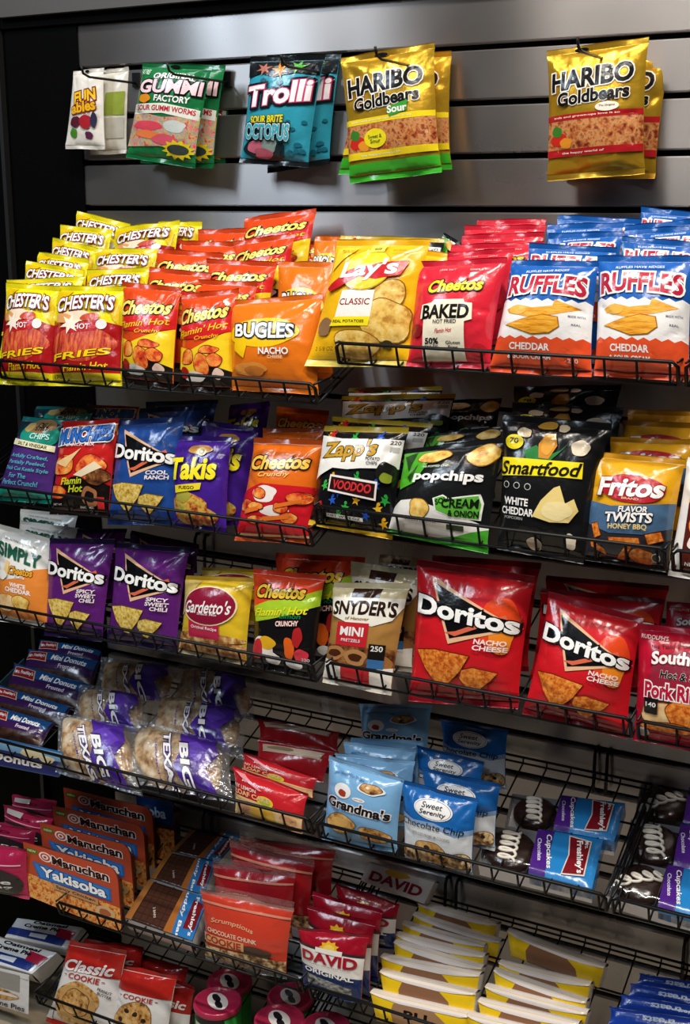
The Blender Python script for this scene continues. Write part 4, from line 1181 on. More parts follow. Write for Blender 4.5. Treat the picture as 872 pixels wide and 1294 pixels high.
SW = dict(row=None, t=3, seal=.05)
g = 'small white fruit snack bags on a peg'
one('candy_bag', 'funables', (93, 90, 131, 85, 133, 189, 82, 188), 'small white fruit snack bag hanging in front on its peg', 'candy bag', g, hole(.5, .97), Y=-.135, B=.012, **SW)
one('candy_bag', 'funables_back', (128, 89, 163, 84, 160, 194, 113, 196), 'small white fruit snack bag hanging second on its peg', 'candy bag', g, Y=-.105, B=.010, **SW)
one('candy_bag', 'funables_back', (150, 92, 180, 90, 172, 188, 140, 190), 'small white fruit snack bag hanging rearmost, next to the green bag', 'candy bag', g, Y=-.075, B=.008, **SW)
g = 'green gummi worm bags on a peg'
one('candy_bag', 'gummi', (181, 79, 268, 83, 246, 213, 159, 199), 'green bag of gummi worms hanging in front on its peg', 'candy bag', g, hole(.5, .97), Y=-.165, B=.022, **SW)
one('candy_bag', 'gummi', (200, 80, 285, 82, 270, 213, 176, 206), 'green bag of gummi worms hanging second on its peg', 'candy bag', g, Y=-.122, B=.018, **SW)
one('candy_bag', 'gummi', (214, 81, 295, 82, 285, 214, 190, 206), 'green bag of gummi worms hanging rearmost on its peg', 'candy bag', g, Y=-.085, B=.014, **SW)
g = 'turquoise octopus candy bags on a peg'
one('candy_bag', 'trolli', (317, 72, 411, 69, 389, 212, 303, 206), 'turquoise bag of octopus candy hanging in front on its peg', 'candy bag', g, hole(.5, .97), Y=-.15, B=.022, **SW)
one('candy_bag', 'trolli', (338, 70, 431, 67, 416, 207, 338, 219), 'turquoise bag of octopus candy hanging behind the front one', 'candy bag', g, Y=-.11, B=.018, **SW)
g = 'gold bags of sour gummy bears with green hem'
one('candy_bag', 'haribo_sour', (430, 73, 549, 53, 559, 218, 442, 232), 'gold bag of sour gummy bears with green hem, hanging in front', 'candy bag', g, hole(.45, .965), Y=-.165, B=.024, **SW)
one('candy_bag', 'haribo_sour', (452, 74, 571, 64, 571, 214, 428, 221), 'gold bag of sour gummy bears, second on the green-hem peg', 'candy bag', g, Y=-.12, B=.018, **SW)
one('candy_bag', 'haribo', (470, 76, 581, 72, 572, 196, 470, 214), 'gold bag at the back of the peg with green-hem bags', 'candy bag', g, Y=-.08, B=.014, **SW)
g = 'gold bags of gummy bears with red bands'
one('candy_bag', 'haribo', (691, 64, 820, 46, 815, 220, 691, 229), 'gold bag of gummy bears with red bands, hanging in front at right', 'candy bag', g, hole(.36, .965), Y=-.155, B=.024, **SW)
one('candy_bag', 'haribo', (716, 74, 849, 62, 828, 226, 714, 226), 'gold bag of gummy bears hanging behind the one with red bands', 'candy bag', g, Y=-.10, B=.018, **SW)

# ------------------------------------------------------------------ snack bags standing in the baskets
ORD = ['foremost', 'second from the front', 'third from the front', 'fourth from the front', 'fifth from the front', 'sixth from the front', 'seventh from the front', 'eighth from the front', 'ninth from the front']
def file_(name, art, cat, group, desc, row, items, **kw):
    """one file of packets, front to back"""
    for i, it in enumerate(items):
        quad, k = it[0], it[1]
        kk = dict(kw)
        if len(it) > 2:
            kk.update(it[2])
        lab = kk.pop('label', None) or desc.format(ORD[i])
        if i > 0 or len(quad) == 4:
            kk.setdefault('N', (22, 26))
            kk.setdefault('B', 0.020)
            if len(quad) == 4:
                kk.setdefault('vs', 0.74)
        a = kk.pop('art', art)
        one(name, a, quad, lab, cat, group, row=row, k=k, **kk)

C = 'chip bag'
# top level, left basket
file_('snack_bag', 'hotfries', C, 'yellow bags of hot fries', 'yellow bag of red hot fries in the leftmost file, {}', '1l', [
    ((8, 357, 76, 362, 68, 488, 0, 486), 0.0), ((10, 354, 106, 349), .035), ((33, 329, 106, 341), .068), ((48, 318, 113, 327), .098),
    ((67, 300, 124, 313), .130), ((77, 284, 142, 290), .165), ((97, 266, 165, 283), .20)], h=.185)
file_('snack_bag', 'hotfries', C, 'yellow bags of hot fries', 'yellow bag of red hot fries in the second yellow file, {}', '1l', [
    ((70, 361, 161, 362, 154, 488, 65, 488), 0.004), ((111, 341, 190, 338), .05), ((121, 314, 200, 314), .10), ((146, 288, 228, 278), .155), ((200, 280, 256, 280), .20)], h=.185)
file_('snack_bag', 'cheetos_hot', C, 'red-orange bags of hot corn curls', 'red-orange bag of hot corn curls beside the yellow bags, {}', '1l', [
    ((155, 356, 229, 363, 219, 492, 155, 484), 0.002), ((189, 337, 267, 345), .04), ((199, 314, 283, 320), .08), ((230, 304, 310, 306), .12), ((251, 290, 325, 288), .16)], h=.185)
file_('snack_bag', 'cheetos_hot', C, 'red-orange bags of hot corn curls', 'red-orange hot corn curl bag next to the orange horn-snack bags, {}', '1l', [
    ((229, 372, 302, 364, 294, 497, 227, 494), 0.0), ((244, 353, 326, 356), .035), ((262, 327, 350, 331), .07), ((296, 305, 373, 294), .115), ((309, 275, 400, 263), .165), ((352, 306, 408, 305), .19, dict(h=.12, label='dark red corn curl bag half hidden behind the orange horn-snack bags'))], h=.185)
file_('snack_bag', 'bugles', C, 'orange bags of horn-shaped corn snacks', 'orange bag of nacho corn horns, {}', '1l', [
    ((288, 380, 408, 371, 402, 499, 292, 493), 0.0, dict(B=.034)), ((352, 330, 430, 331, 420, 480, 345, 470), .065), ((398, 298, 443, 299), .12, dict(label='dark orange corn horn bag at the back, left of the gold potato chip bag'))], h=.185)
# top level, right
file_('snack_bag', 'lays', C, 'gold bags of potato chips', 'gold bag of classic potato chips, {}', '1r', [
    ((427, 303, 544, 302, 518, 464, 386, 463), 0.0, dict(B=.032)), ((500, 312, 569, 320, 560, 440, 480, 440), .06)], h=.19)
one('snack_bag', 'zapps', (430, 297, 562, 301), 'dark shiny bag top showing behind the gold potato chip bag', C, row='1r', k=.13, h=.2, B=.015, N=(22, 26))
one('snack_bag', 'popchips', (560, 293, 592, 312), 'dark green bag corner between the gold and red chip bags', C, row='1r', k=.15, h=.2, B=.012, N=(22, 26))
file_('snack_bag', 'baked', C, 'red bags of baked corn curls', 'red bag of baked corn curls, {}', '1r', [
    ((527, 331, 641, 325, 619, 466, 513, 465), 0.0, dict(B=.030)), ((566, 319, 650, 313), .045), ((570, 309, 688, 305), .075), ((584, 297, 688, 293), .11), ((588, 285, 690, 284), .145), ((603, 278, 690, 276), .18)], h=.19)
file_('snack_bag', 'ruffles', C, 'blue and white bags of ridged chips', 'blue and white ridged chip bag in the left blue file, {}', '1r', [
    ((647, 328, 757, 330, 748, 477, 618, 470), 0.0, dict(B=.032)), ((669, 307, 780, 313), .045), ((694, 295, 788, 292), .085), ((692, 283, 788, 281), .125), ((705, 271, 812, 277), .165)], h=.20)
file_('snack_bag', 'ruffles', C, 'blue and white bags of ridged chips', 'blue and white ridged chip bag in the right blue file, {}', '1r', [
    ((755, 323, 878, 323, 872, 483, 751, 475), 0.0, dict(B=.032)), ((787, 298, 884, 306), .05), ((806, 289, 895, 283), .09), ((790, 285, 880, 276), .125), ((811, 261, 876, 268), .17)], h=.20)
# second level, left
file_('snack_bag', 'deli', C, 'purple and teal bags of kettle chips', 'purple and teal bag of deli style kettle chips, {}', '2l', [
    ((30, 526, 82, 531, 64, 637, -8, 632), 0.0), ((45, 513, 120, 515), .07)], h=.18)
file_('snack_bag', 'munchies', C, 'red bags of snack mix', 'red and black bag of snack mix, {}', '2l', [
    ((77, 533, 151, 529, 138, 654, 63, 650), 0.0), ((111, 511, 175, 514), .09)], h=.18)
file_('snack_bag', 'dor_blue', C, 'blue bags of tortilla chips', 'dark blue bag of tortilla chips, {}', '2l', [
    ((150, 531, 233, 526, 226, 664, 135, 663), 0.004), ((176, 516, 262, 513), .07), ((185, 508, 275, 505), .12)], h=.18)
file_('snack_bag', 'takis', C, 'purple bags of rolled chips', 'violet bag of rolled chips with yellow lettering, {}', '2l', [
    ((218, 550, 293, 552, 286, 674, 220, 667), 0.0), ((256, 531, 328, 540, 307, 664, 240, 664), .045), ((290, 512, 342, 507), .10)], h=.18)
file_('snack_bag', 'cheetos_crunchy', C, 'orange bags of crunchy corn curls', 'orange and red bag of crunchy corn curls, {}', '2l', [
    ((322, 553, 409, 556, 394, 688, 297, 683), 0.0, dict(B=.03)), ((333, 541, 409, 541), .04), ((350, 513, 416, 519), .10)], h=.18)
# second level, right
file_('snack_bag', 'zapps', C, 'black and white bags of spiced potato chips', 'white and black chip bag with colourful doll figures, {}', '2r', [
    ((410, 538, 517, 540, 495, 682, 390, 663), 0.0, dict(B=.032)), ((420, 526, 547, 535, 520, 640, 420, 640), .05), ((432, 500, 576, 497), .11), ((440, 490, 560, 488), .17)], h=.18)
file_('snack_bag', 'popchips', C, 'black and green bags of popped chips', 'black, green and white bag of popped chips, {}', '2r', [
    ((513, 568, 639, 552, 616, 700, 489, 674), 0.0, dict(B=.032)), ((537, 549, 636, 538), .06), ((556, 506, 634, 503), .15)], h=.18)
file_('snack_bag', 'smartfood', C, 'black bags of cheddar popcorn', 'black bag of white cheddar popcorn with yellow banner, {}', '2r', [
    ((635, 523, 774, 535, 737, 713, 628, 694), 0.0, dict(B=.03)), ((648, 508, 788, 515), .06), ((650, 488, 785, 486), .12)], h=.19)
file_('snack_bag', 'fritos', C, 'yellow and black bags of corn twists', 'yellow and black bag of honey corn twists, {}', '2r', [
    ((749, 570, 867, 580, 845, 724, 739, 708), 0.0, dict(B=.032)), ((772, 552, 880, 556), .05), ((788, 531, 885, 535), .09), ((794, 517, 885, 520), .13)], h=.18)
one('snack_bag', 'bbq_white', (869, 577, 960, 585, 950, 745, 843, 727), 'white and brown snack bag cut off by the right edge', C, row='2r', k=0.0, B=.03)
# third level, left
file_('snack_bag', 'simply', C, 'white and orange bags of puffs', 'white and orange bag of cheddar puffs, {}', '3l', [
    ((-3, 661, 63, 680, 64, 796, -4, 784), 0.0), ((27, 658, 98, 667), .07), ((26, 643, 98, 650), .11)], h=.17)
file_('snack_bag', 'dor_purple', C, 'purple bags of tortilla chips', 'purple sweet chili tortilla chip bag in the left purple file, {}', '3l', [
    ((62, 680, 146, 681, 129, 811, 56, 803), 0.0), ((98, 668, 160, 668), .06)], h=.18)
file_('snack_bag', 'dor_purple', C, 'purple bags of tortilla chips', 'purple sweet chili tortilla chip bag in the right purple file, {}', '3l', [
    ((146, 685, 240, 692, 223, 823, 135, 813), 0.004), ((165, 670, 252, 688), .06)], h=.18)
file_('snack_bag', 'gardettos', C, 'yellow bags of snack mix', 'yellow bag of original snack mix with dark red oval, {}', '3l', [
    ((235, 727, 322, 730, 311, 841, 226, 824), 0.0, dict(B=.03)), ((256, 717, 346, 720), .06)], h=.16)
file_('snack_bag', 'cheetos_lime', C, 'black, red and green bags of corn curls', 'red, lime green and black bag of corn curls, {}', '3l', [
    ((321, 718, 412, 727, 397, 858, 318, 842), 0.0, dict(B=.03)), ((348, 698, 462, 704, 440, 840, 352, 830), .055)], h=.18)
# third level, right
file_('snack_bag', 'snyders', C, 'tan bags of mini pretzels', 'tan and white bag of mini pretzels, {}', '3r', [
    ((422, 736, 519, 737, 494, 879, 408, 862), 0.0), ((444, 709, 534, 722, 521, 850, 440, 840), .05), ((480, 700, 540, 706), .10)], h=.17)
file_('snack_bag', 'dor_red', C, 'red bags of nacho chips', 'red bag of nacho tortilla chips beside the pretzels, {}', '3r', [
    ((527, 706, 677, 728, 655, 896, 516, 886), 0.0, dict(B=.036)), ((547, 701, 684, 711), .06)], h=.20)
file_('snack_bag', 'dor_red', C, 'red bags of nacho chips', 'red bag of nacho tortilla chips beside the pork rinds, {}', '3r', [
    ((694, 747, 813, 781, 792, 934, 660, 902), 0.0, dict(B=.036)), ((683, 743, 840, 757), .06), ((690, 727, 846, 740), .11)], h=.20)
file_('snack_bag', 'southern', C, 'red bags of pork rinds', 'crimson bag of hot and spicy pork rinds, {}', '3r', [
    ((806, 787, 930, 801, 915, 957, 800, 935), 0.0, dict(B=.032)), ((843, 760, 930, 766), .07)], h=.18)

# ------------------------------------------------------------------ fourth level
S = 'snack cake'
def lump(kind, u, v, ru, rv, hh, name='donut', colour=None, sq=1.0):
    """soft food inside a clear wrapper"""
    def f(p, o):
        m = MB()
        rr = np.random.RandomState(p.seed)
        ph = rr.uniform(0, 6, 4)
        P = []
        for j in range(11):
            t = math.pi / 2 * j / 10
            row = []
            for i in range(41):
                a = 2 * math.pi * i / 40
                x = math.copysign(abs(math.cos(a)) ** sq, math.cos(a))
                y = math.copysign(abs(math.sin(a)) ** sq, math.sin(a))
                w = 1 + .04 * math.sin(3 * a + ph[0]) + .03 * math.sin(5 * a + ph[1])
                sp = .10 * hh * math.sin(14 * math.cos(t) + a + ph[2]) * math.sin(2 * t)
                row.append(p.at(np.array(u + ru * w * math.cos(t) ** .7 * x), np.array(v + rv * w * math.cos(t) ** .7 * y), np.array(hh * math.sin(t) ** .7 + sp - 0.012)))
            P.append(row)
        m.grid(np.array(P), colour or kind)
        m.build(name, o)
    return f
def rolls_in(p, o):
    lump('roll', .46, .52, .44, .44, p.B * .85, 'cinnamon_roll', None, .6)(p, o)

FL = dict(t=62, N=(24, 24))
file_('donut_pack', 'donut', S, 'dark blue packs of mini donuts', 'dark blue and purple pack of mini donuts in the display box, {}', '4l', [
    ((-12, 890, 70, 914, 52, 946, -14, 932), .035), ((-6, 864, 92, 894, 80, 920, -10, 900), .075), ((18, 838, 118, 866, 104, 900, 4, 876), .12), ((36, 820, 128, 836, 118, 870, 24, 858), .16), ((50, 808, 134, 820, 126, 846, 40, 838), .20)],
    B=.024, seal=.03, **{**FL, 't': 52})
def box_wall(p, o):
    for u in (0.0, 1.0):
        m = MB()
        a, b = p.at(np.array(u), np.array(0.), np.array(0.)), p.at(np.array(u), np.array(1.), np.array(0.))
        back = np.array([0, .24, .24 * T20])
        V = [a, b, b + back, a + back]
        V = V + [x + np.array([.002, 0, 0]) for x in V]
        m.add(V, [(0, 1, 2, 3), (7, 6, 5, 4), (0, 4, 5, 1), (1, 5, 6, 2)], 'card#39586c', False)
        m.build('box_side', o)
one('display_box', 'donut_box', (-60, 921, 79, 952, 74, 981, -60, 955), 'blue cardboard display box lettered for mini donuts, left edge', 'box', row='4l', k=-.004, t=4, B=.001, thick=.002, seal=.0, seals=False, extra=box_wall, crease=0)
g = 'clear and purple bags of cinnamon rolls'
RB = dict(row='4l', B=.050, seal=.05, t=50, extra=rolls_in, N=(26, 26), crease=2.0)
for q, k, lab in [((72, 900, 172, 918, 180, 1006, 70, 976), .012, 'clear purple-printed cinnamon roll bag in front, next to the donut box'),
                  ((170, 908, 292, 940, 296, 1016, 160, 988), .014, 'clear purple-printed cinnamon roll bag in front, next to the lemon cakes'),
                  ((100, 864, 190, 880, 188, 932, 88, 914), .085, 'cinnamon roll bag behind the front one beside the donut box'),
                  ((196, 872, 316, 898, 308, 960, 184, 926), .085, 'cinnamon roll bag behind the front one beside the lemon cakes'),
                  ((128, 830, 228, 842, 220, 892, 116, 878), .155, 'rear cinnamon roll bag in shadow, left of the pair at the back'),
                  ((226, 836, 326, 858, 322, 914, 212, 896), .155, 'rear cinnamon roll bag in shadow, right of the pair at the back')]:
    one('cinnamon_roll_bag', 'rolls', q, lab, S, g, k=k, **RB)
file_('lemon_cake_pack', 'lemon', S, 'red packs of lemon loaf cake', 'red pack of lemon loaf cake above the wire lip, {}', '4l', [
    ((294, 967, 390, 1003, 382, 1054, 298, 1028), 0.0, dict(B=.026, t=22)), ((308, 950, 402, 983, 396, 1010, 302, 986), .05, dict(t=22)), ((326, 934, 424, 950, 408, 990, 322, 968), .10, dict(art='lemon_back', t=40)), ((324, 908, 430, 926, 428, 952, 328, 934), .15, dict(art='lemon_back', t=50))])
file_('cookie_bag', 'grandmas', 'cookie bag', 'light blue bags of cookies', 'light blue bag of sandwich cookies, {}', '4r', [
    ((416, 954, 511, 984, 502, 1078, 407, 1060), 0.0, dict(B=.026)), ((424, 951, 524, 962, 520, 1050, 430, 1040), .04), ((434, 937, 526, 947, 522, 1030, 438, 1020), .075), ((443, 932, 536, 936, 530, 1010, 446, 1000), .10), ((454, 889, 546, 891, 540, 975, 456, 965), .17)], h=.13)
file_('cookie_bag', 'serenity', 'cookie bag', 'blue bags of chocolate chip cookies', 'blue and white bag of chocolate chip cookies, {}', '4r', [
    ((507, 985, 604, 1010, 597, 1108, 512, 1086), 0.0, dict(B=.026)), ((533, 970, 633, 991, 626, 1075, 540, 1060), .045), ((525, 941, 612, 962, 606, 1030, 530, 1020), .095), ((557, 908, 642, 922, 640, 1000, 560, 985), .15)], h=.13)

def cup_pack(quad, k, label, flip=False, swirl=0.0, thick=.040, full=1.0):
    """flat pack: card tray, one iced chocolate cupcake under clear film, printed film over the other end"""
    SEED[0] += 1
    p = Pack('cupcake_pack', ART['cup_label'], quad, row='4r', k=k, t=70, B=.004, thick=thick, seal=0, seed=SEED[0], N=(20, 14), crease=.0)
    TL, TR, BR, BL = p.c
    o = root('cupcake_pack', ((BL + BR) / 2 - p.n * thick).tolist())
    tag(o, label, S, 'packs of iced chocolate cupcakes')
    def P(u, v, h):
        return p.at(np.array(float(u)), np.array(float(v)), np.array(float(h)))
    m = MB()                                       # tray: floor and low walls
    r = [[P(u, v, h) for u, v, h in ((0.01, 0, -thick * .35), (0.01, 0, -thick), (.99, 0, -thick), (.99, 0, -thick * .35))],
         [P(u, v, h) for u, v, h in ((0.01, 1, -thick * .35), (0.01, 1, -thick), (.99, 1, -thick), (.99, 1, -thick * .35))]]
    m.add(r[0] + r[1], [(1, 2, 6, 5), (0, 1, 5, 4), (2, 3, 7, 6), (0, 3, 2, 1), (4, 5, 6, 7)], 'card#dcd9dc', False)
    m.add([P(.02, .004, -thick * (.40 + .0)), P(.55, .004, -thick * .40), P(.55, -.004, -thick * .9), P(.02, -.004, -thick * .9)], [(0, 1, 2, 3)], 'card#c6c3ca', False)
    m.build('tray', o)
    m = MB()                                       # the label film
    us, vs = np.meshgrid(np.linspace(.46, 1, 21), np.linspace(0, 1, 15))
    hh = .006 * np.sqrt(np.clip(1 - np.abs(2 * vs - 1) ** 5, 0, 1)) * np.clip((1 - us) / .08, 0, 1) ** .5 - .002
    G = p.at(us, vs, hh)
    m.grid(G, '#2480c4')
    low = p.at(us, vs * 0 + 0, np.full(us.shape, -thick * .75))
    m.grid(np.stack([low[0], G[0]]), '#2a86cc')
    e = p.at(np.full(15, 1.0), vs[:, 0], np.full(15, -thick * .8))
    m.grid(np.stack([G[:, -1], e]), '#2480c4')
    q = Pack('x', ART['cup_label'], quad, row='4r', k=k, t=70, B=.004, thick=thick, seal=0, seed=SEED[0], N=(20, 14), crease=.0)
    q.c = (TL + (TR - TL) * .46, TR, BR, BL + (BR - BL) * .46)
    q.W *= .54
    q.Hg = q.Hi = .006 * np.sqrt(np.clip(1 - np.abs(2 * np.linspace(0, 1, 15)[:, None] - 1) ** 5, 0, 1)) * np.clip((1 - np.linspace(0, 1, 21)[None, :]) / .15, 0, 1) ** .5 - .0015
    q.paint(m, ART['cup_label']['ops'])
    m.build('label_film', o)
    c = (.25, .5)
    a = p.W / p.H
    rv = .47
    ru = rv / a
    m = MB()
    rows = []
    for j in range(10):
        t = math.pi / 2 * j / 9
        rows.append([P(c[0] + ru * math.cos(t) * math.cos(x), c[1] + rv * math.cos(t) * math.sin(x), -thick * .45 + thick * .5 * math.sin(t) ** .8) for x in np.linspace(0, 2 * math.pi, 33)])
    m.grid(np.array(rows), '#2a1a16')
    base = [[P(c[0] + ru * .94 ** s * math.cos(x), c[1] + rv * .94 ** s * math.sin(x), -thick * (.45 if s == 0 else .98)) for x in np.linspace(0, 2 * math.pi, 33)] for s in (0, 1)]
    m.grid(np.array(base), '#20120e', True)
    cake = m.build('cupcake', o)
    m = MB()                                       # icing: a row of loops across the top
    pts = []
    sw = math.radians(swirl)
    for i in range(97):
        x = i / 96
        s = (x - .5) * 2 * .82
        ph = x * 2 * math.pi * 5
        du, dv = .17 * math.cos(ph), s * .90 + .13 * math.sin(ph)
        U, V = du * math.cos(sw) - dv * math.sin(sw) * 1.0, du * math.sin(sw) + dv * math.cos(sw)
        U, V = U * rv * 1.9, V * rv
        rad = min(1, math.hypot(U / rv, V / rv))
        pts.append(P(c[0] + U / a, c[1] + V, -thick * .45 + thick * .5 * math.sqrt(max(0, 1 - rad * rad)) ** .8 + .0022))
    m.tube(pts, .0029, 'card#efe6d8', 6)
    ic = m.build('icing', None, np.array(o.location))
    ic.location = (0, 0, 0)
    ic.parent = cake
    m = MB()
    us, vs = np.meshgrid(np.linspace(0, .47, 13), np.linspace(0, 1, 13))
    hh = .005 + .006 * np.sqrt(np.clip(1 - np.abs(2 * vs - 1) ** 3, 0, 1)) + .0012 * np.sin(us * 40 + 3 * vs) * np.cos(vs * 23)
    hh = np.where(us < .02, -thick * .4, hh)
    m.grid(p.at(us, vs, hh), 'lid')
    m.build('wrapper', o)
    return o
cup_pack((614, 1036, 762, 1060, 748, 1122, 602, 1086), .012, 'iced chocolate cupcake pack, front one of the fully visible file')
cup_pack((645, 996, 790, 1014, 776, 1062, 636, 1036), .085, 'iced chocolate cupcake pack behind the front one of the fully visible file', swirl=5)
cup_pack((780, 1078, 924, 1108, 916, 1172, 762, 1124), .012, 'iced chocolate cupcake pack at right edge, nearest, diagonal icing', swirl=-42)
cup_pack((796, 1028, 940, 1054, 930, 1110, 786, 1080), .075, 'iced chocolate cupcake pack at right edge, middle of three', swirl=8)
cup_pack((808, 984, 950, 1004, 940, 1052, 800, 1028), .14, 'iced chocolate cupcake pack at right edge, rearmost, in shadow', swirl=-38)

# ------------------------------------------------------------------ fifth level
file_('candy_bag', 'pink', 'candy bag', 'pink bags at the left edge', 'dark pink bag at the left edge beside the noodle boxes, {}', '5l', [
    ((-42, 1064, 34, 1072, 38, 1136, -46, 1120), 0.0), ((-30, 1034, 46, 1048), .05), ((5, 1016, 66, 1035), .09), ((15, 1004, 72, 1012), .13)], h=.11, t=8)
def tray(p, o):
    m = MB()
    TL, TR, BR, BL = p.c
    a = [p.at(np.array(u), np.array(v), np.array(-.0045)) for u, v in ((.03, .02), (.97, .02), (.97, .80), (.80, .95), (.03, .95))]
    b = [x - p.n * .030 + (sum(a) / 5 - x) * .08 for x in a]
    m.add(a + b, [tuple((i, (i + 1) % 5, (i + 1) % 5 + 5, i + 5)) for i in range(5)] + [(9, 8, 7, 6, 5)], 'card#4a2a1c', False)
    m.build('noodle_tray', o)
class Card(Pack):
    pass
def card_box(name, art, quad, label, cat, group, row, k, t=14, rnd=(.0, .20, .06, .06)):
    """flat carton sleeve with rounded corners on a shallow tray"""
    SEED[0] += 1
    p = Pack(name, ART[art], quad, row=row, k=k, t=t, B=.0, thick=.004, seal=0, seed=SEED[0], N=(8, 8), crease=0)
    TL, TR, BR, BL = p.c
    o = root(name, ((BL + BR) / 2).tolist())
    tag(o, label, cat, group)
    a = p.W / p.H
    out = []
    for cu, cv, s, e, r in ((1, 1, 0, 90, rnd[1]), (0, 1, 90, 180, rnd[0]), (0, 0, 180, 270, rnd[2]), (1, 0, 270, 360, rnd[3])):
        ru, rv = r / a * .8, r
        for d in np.linspace(s, e, 7):
            out.append((cu + (-1 if cu else 1) * ru + ru * math.cos(math.radians(d)), cv + (-1 if cv else 1) * rv + rv * math.sin(math.radians(d))))
    m = MB()
    U, V = np.array([q[0] for q in out]), np.array([q[1] for q in out])
    f, b = p.at(U, V, np.zeros(len(U))), p.at(U, V, np.full(len(U), -.004))
    n = len(U)
    m.add(f, [tuple(range(n))], ART[art]['base'], False)
    m.add(np.concatenate([f, b]), [(i, i + n, (i + 1) % n + n, (i + 1) % n) for i in range(n)], 'card#7a2a1c', True)
    m.add(b, [tuple(range(n))[::-1]], ART[art]['side'], False)
    # clip the printing to the rounded outline
    def inside(v):
        v = np.array(v, float)
        for cu, cv, r in ((1, 1, rnd[1]), (0, 1, rnd[0])):
            ru, rv = r / a * .8, r
            c = np.array([abs(cu - ru), abs(cv - rv)])
            d = (v - c) / np.array([ru + 1e-6, rv + 1e-6])
            msk = ((d[:, 0] > 0) if cu else (d[:, 0] < 0)) & (d[:, 1] > 0)
            L = np.linalg.norm(d, axis=1)
            k_ = msk & (L > .97)
            v[k_] = c + (d[k_] / L[k_][:, None] * .97) * np.array([ru, rv])
        return v
    fr = p.inked
    p.inked = lambda u, v, lift=0.0: fr(*inside(np.stack([np.asarray(u, float), np.asarray(v, float)], 1)).T, lift)
    p.paint(m, ART[art]['ops'])
    m.build('sleeve', o)
    tray(p, o)
    return o
g = 'red-brown cartons of fried noodles'
for i, (q, k) in enumerate([((29, 1064, 148, 1099, 154, 1180, 38, 1133), .0), ((50, 1039, 164, 1069, 170, 1148, 58, 1105), .058), ((66, 1018, 181, 1044, 186, 1122, 74, 1084), .115), ((80, 995, 192, 1022, 196, 1098, 86, 1060), .172)]):
    card_box('noodle_carton', 'yaki', q, 'red-brown carton of spicy chicken noodles, ' + ORD[i] + ' in the file', 'noodle carton', g, '5l', k)
card_box('noodle_carton', 'oba', (172, 1004, 218, 1012, 222, 1096, 178, 1086), 'noodle carton with blue band, shade darkened into its colours, behind the file', 'noodle carton', None, '5l', .215, rnd=(.02, .1, .02, .02))
file_('chocolate_bar_pack', 'buddy', S, 'packs of chocolate wafer bars', 'pack of chocolate wafer bars with blue end, {}', '5l', [
    ((188, 1112, 263, 1136, 243, 1190, 158, 1160), .008), ((213, 1077, 272, 1090, 258, 1132, 190, 1110), .07), ((246, 1046, 304, 1058, 276, 1090, 216, 1076), .14)],
    t=68, B=.004, thick=.038, seal=0, seals=False, crease=.4)
def zip_top(p, o):
    m = MB()
    uu, vv = np.meshgrid(np.linspace(0, 1, 25), np.linspace(1.0, 1.0, 2))
    G = np.stack([p.at(np.linspace(0, 1, 25), np.full(25, 1.0), np.full(25, .0012)), p.at(np.linspace(0, 1, 25), np.full(25, .93), np.full(25, .0022))])
    G[0] += p.up * .012
    m.grid(G, 'clear')
    m.build('zip_strip', o)
file_('cookie_bag', 'chunk', 'cookie bag', 'red bags of chocolate chunk cookies', 'orange-red bag of chocolate chunk cookies, {}', '5l', [
    ((253, 1122, 372, 1147, 362, 1238, 260, 1212), 0.0, dict(B=.02)), ((269, 1090, 374, 1104, 370, 1190, 272, 1180), .045, dict(art='chunk_back')), ((290, 1063, 398, 1090, 392, 1180, 296, 1160), .085, dict(art='chunk_back')), ((303, 1056, 424, 1074, 420, 1150, 308, 1140), .13, dict(art='chunk_back'))],
    h=.14, extra=zip_top, t=10)
file_('seed_bag', 'david', 'seed bag', 'red and blue bags of sunflower seeds', 'red, white and blue bag of sunflower seeds, {}', '5r', [
    ((376, 1171, 467, 1181, 457, 1270, 384, 1248), 0.0, dict(B=.02)), ((388, 1143, 474, 1166, 468, 1260, 392, 1240), .04), ((394, 1126, 484, 1150, 478, 1240, 398, 1220), .075), ((424, 1115, 505, 1142, 500, 1200, 428, 1190), .12)], h=.13, t=12)
one('display_box', 'david_box', (466, 1090, 549, 1115, 536, 1142, 456, 1112), 'white carton with red lettering behind the sunflower seed bags', 'box', row='5r', k=.19, t=30, B=.0, thick=.03, seal=0, seals=False, crease=0)
YK = dict(t=20, B=.009, thick=.030, seal=0, seals=False, crease=.5, N=(20, 14))
yl = [(468, 1253, 598, 1283, 590, 1318, 476, 1290), (480, 1227, 601, 1255, 598, 1290, 486, 1262), (481, 1208, 606, 1232, 600, 1268, 486, 1240), (498, 1190, 609, 1223, 604, 1256, 500, 1224),
      (500, 1180, 612, 1208, 606, 1238, 502, 1212), (508, 1166, 612, 1195, 608, 1224, 512, 1196), (522, 1155, 632, 1190, 626, 1216, 526, 1184), (528, 1141, 628, 1168, 622, 1196, 532, 1168)]
for i, q in enumerate(yl):
    one('cake_bar', 'ycake_front' if i == 0 else 'ycake', q, 'yellow and brown wrapped cake bar in the left row, ' + ORD[i], S, 'yellow wrapped cake bars', row='5r', k=.0 + .031 * i, **YK)
yr_ = [(590, 1282, 716, 1312, 708, 1345, 596, 1318), (604, 1264, 731, 1294, 724, 1328, 610, 1298), (613, 1246, 742, 1280, 734, 1312, 618, 1280), (624, 1226, 741, 1266, 736, 1298, 628, 1260), (630, 1216, 746, 1244, 740, 1276, 634, 1248), (641, 1176, 764, 1222, 756, 1248, 646, 1208)]
for i, q in enumerate(yr_):
    one('cake_bar', 'ycake', q, 'yellow and brown wrapped cake bar in the right row, ' + ORD[i], S, 'yellow wrapped cake bars', row='5r', k=-.02 + .034 * i, **YK)
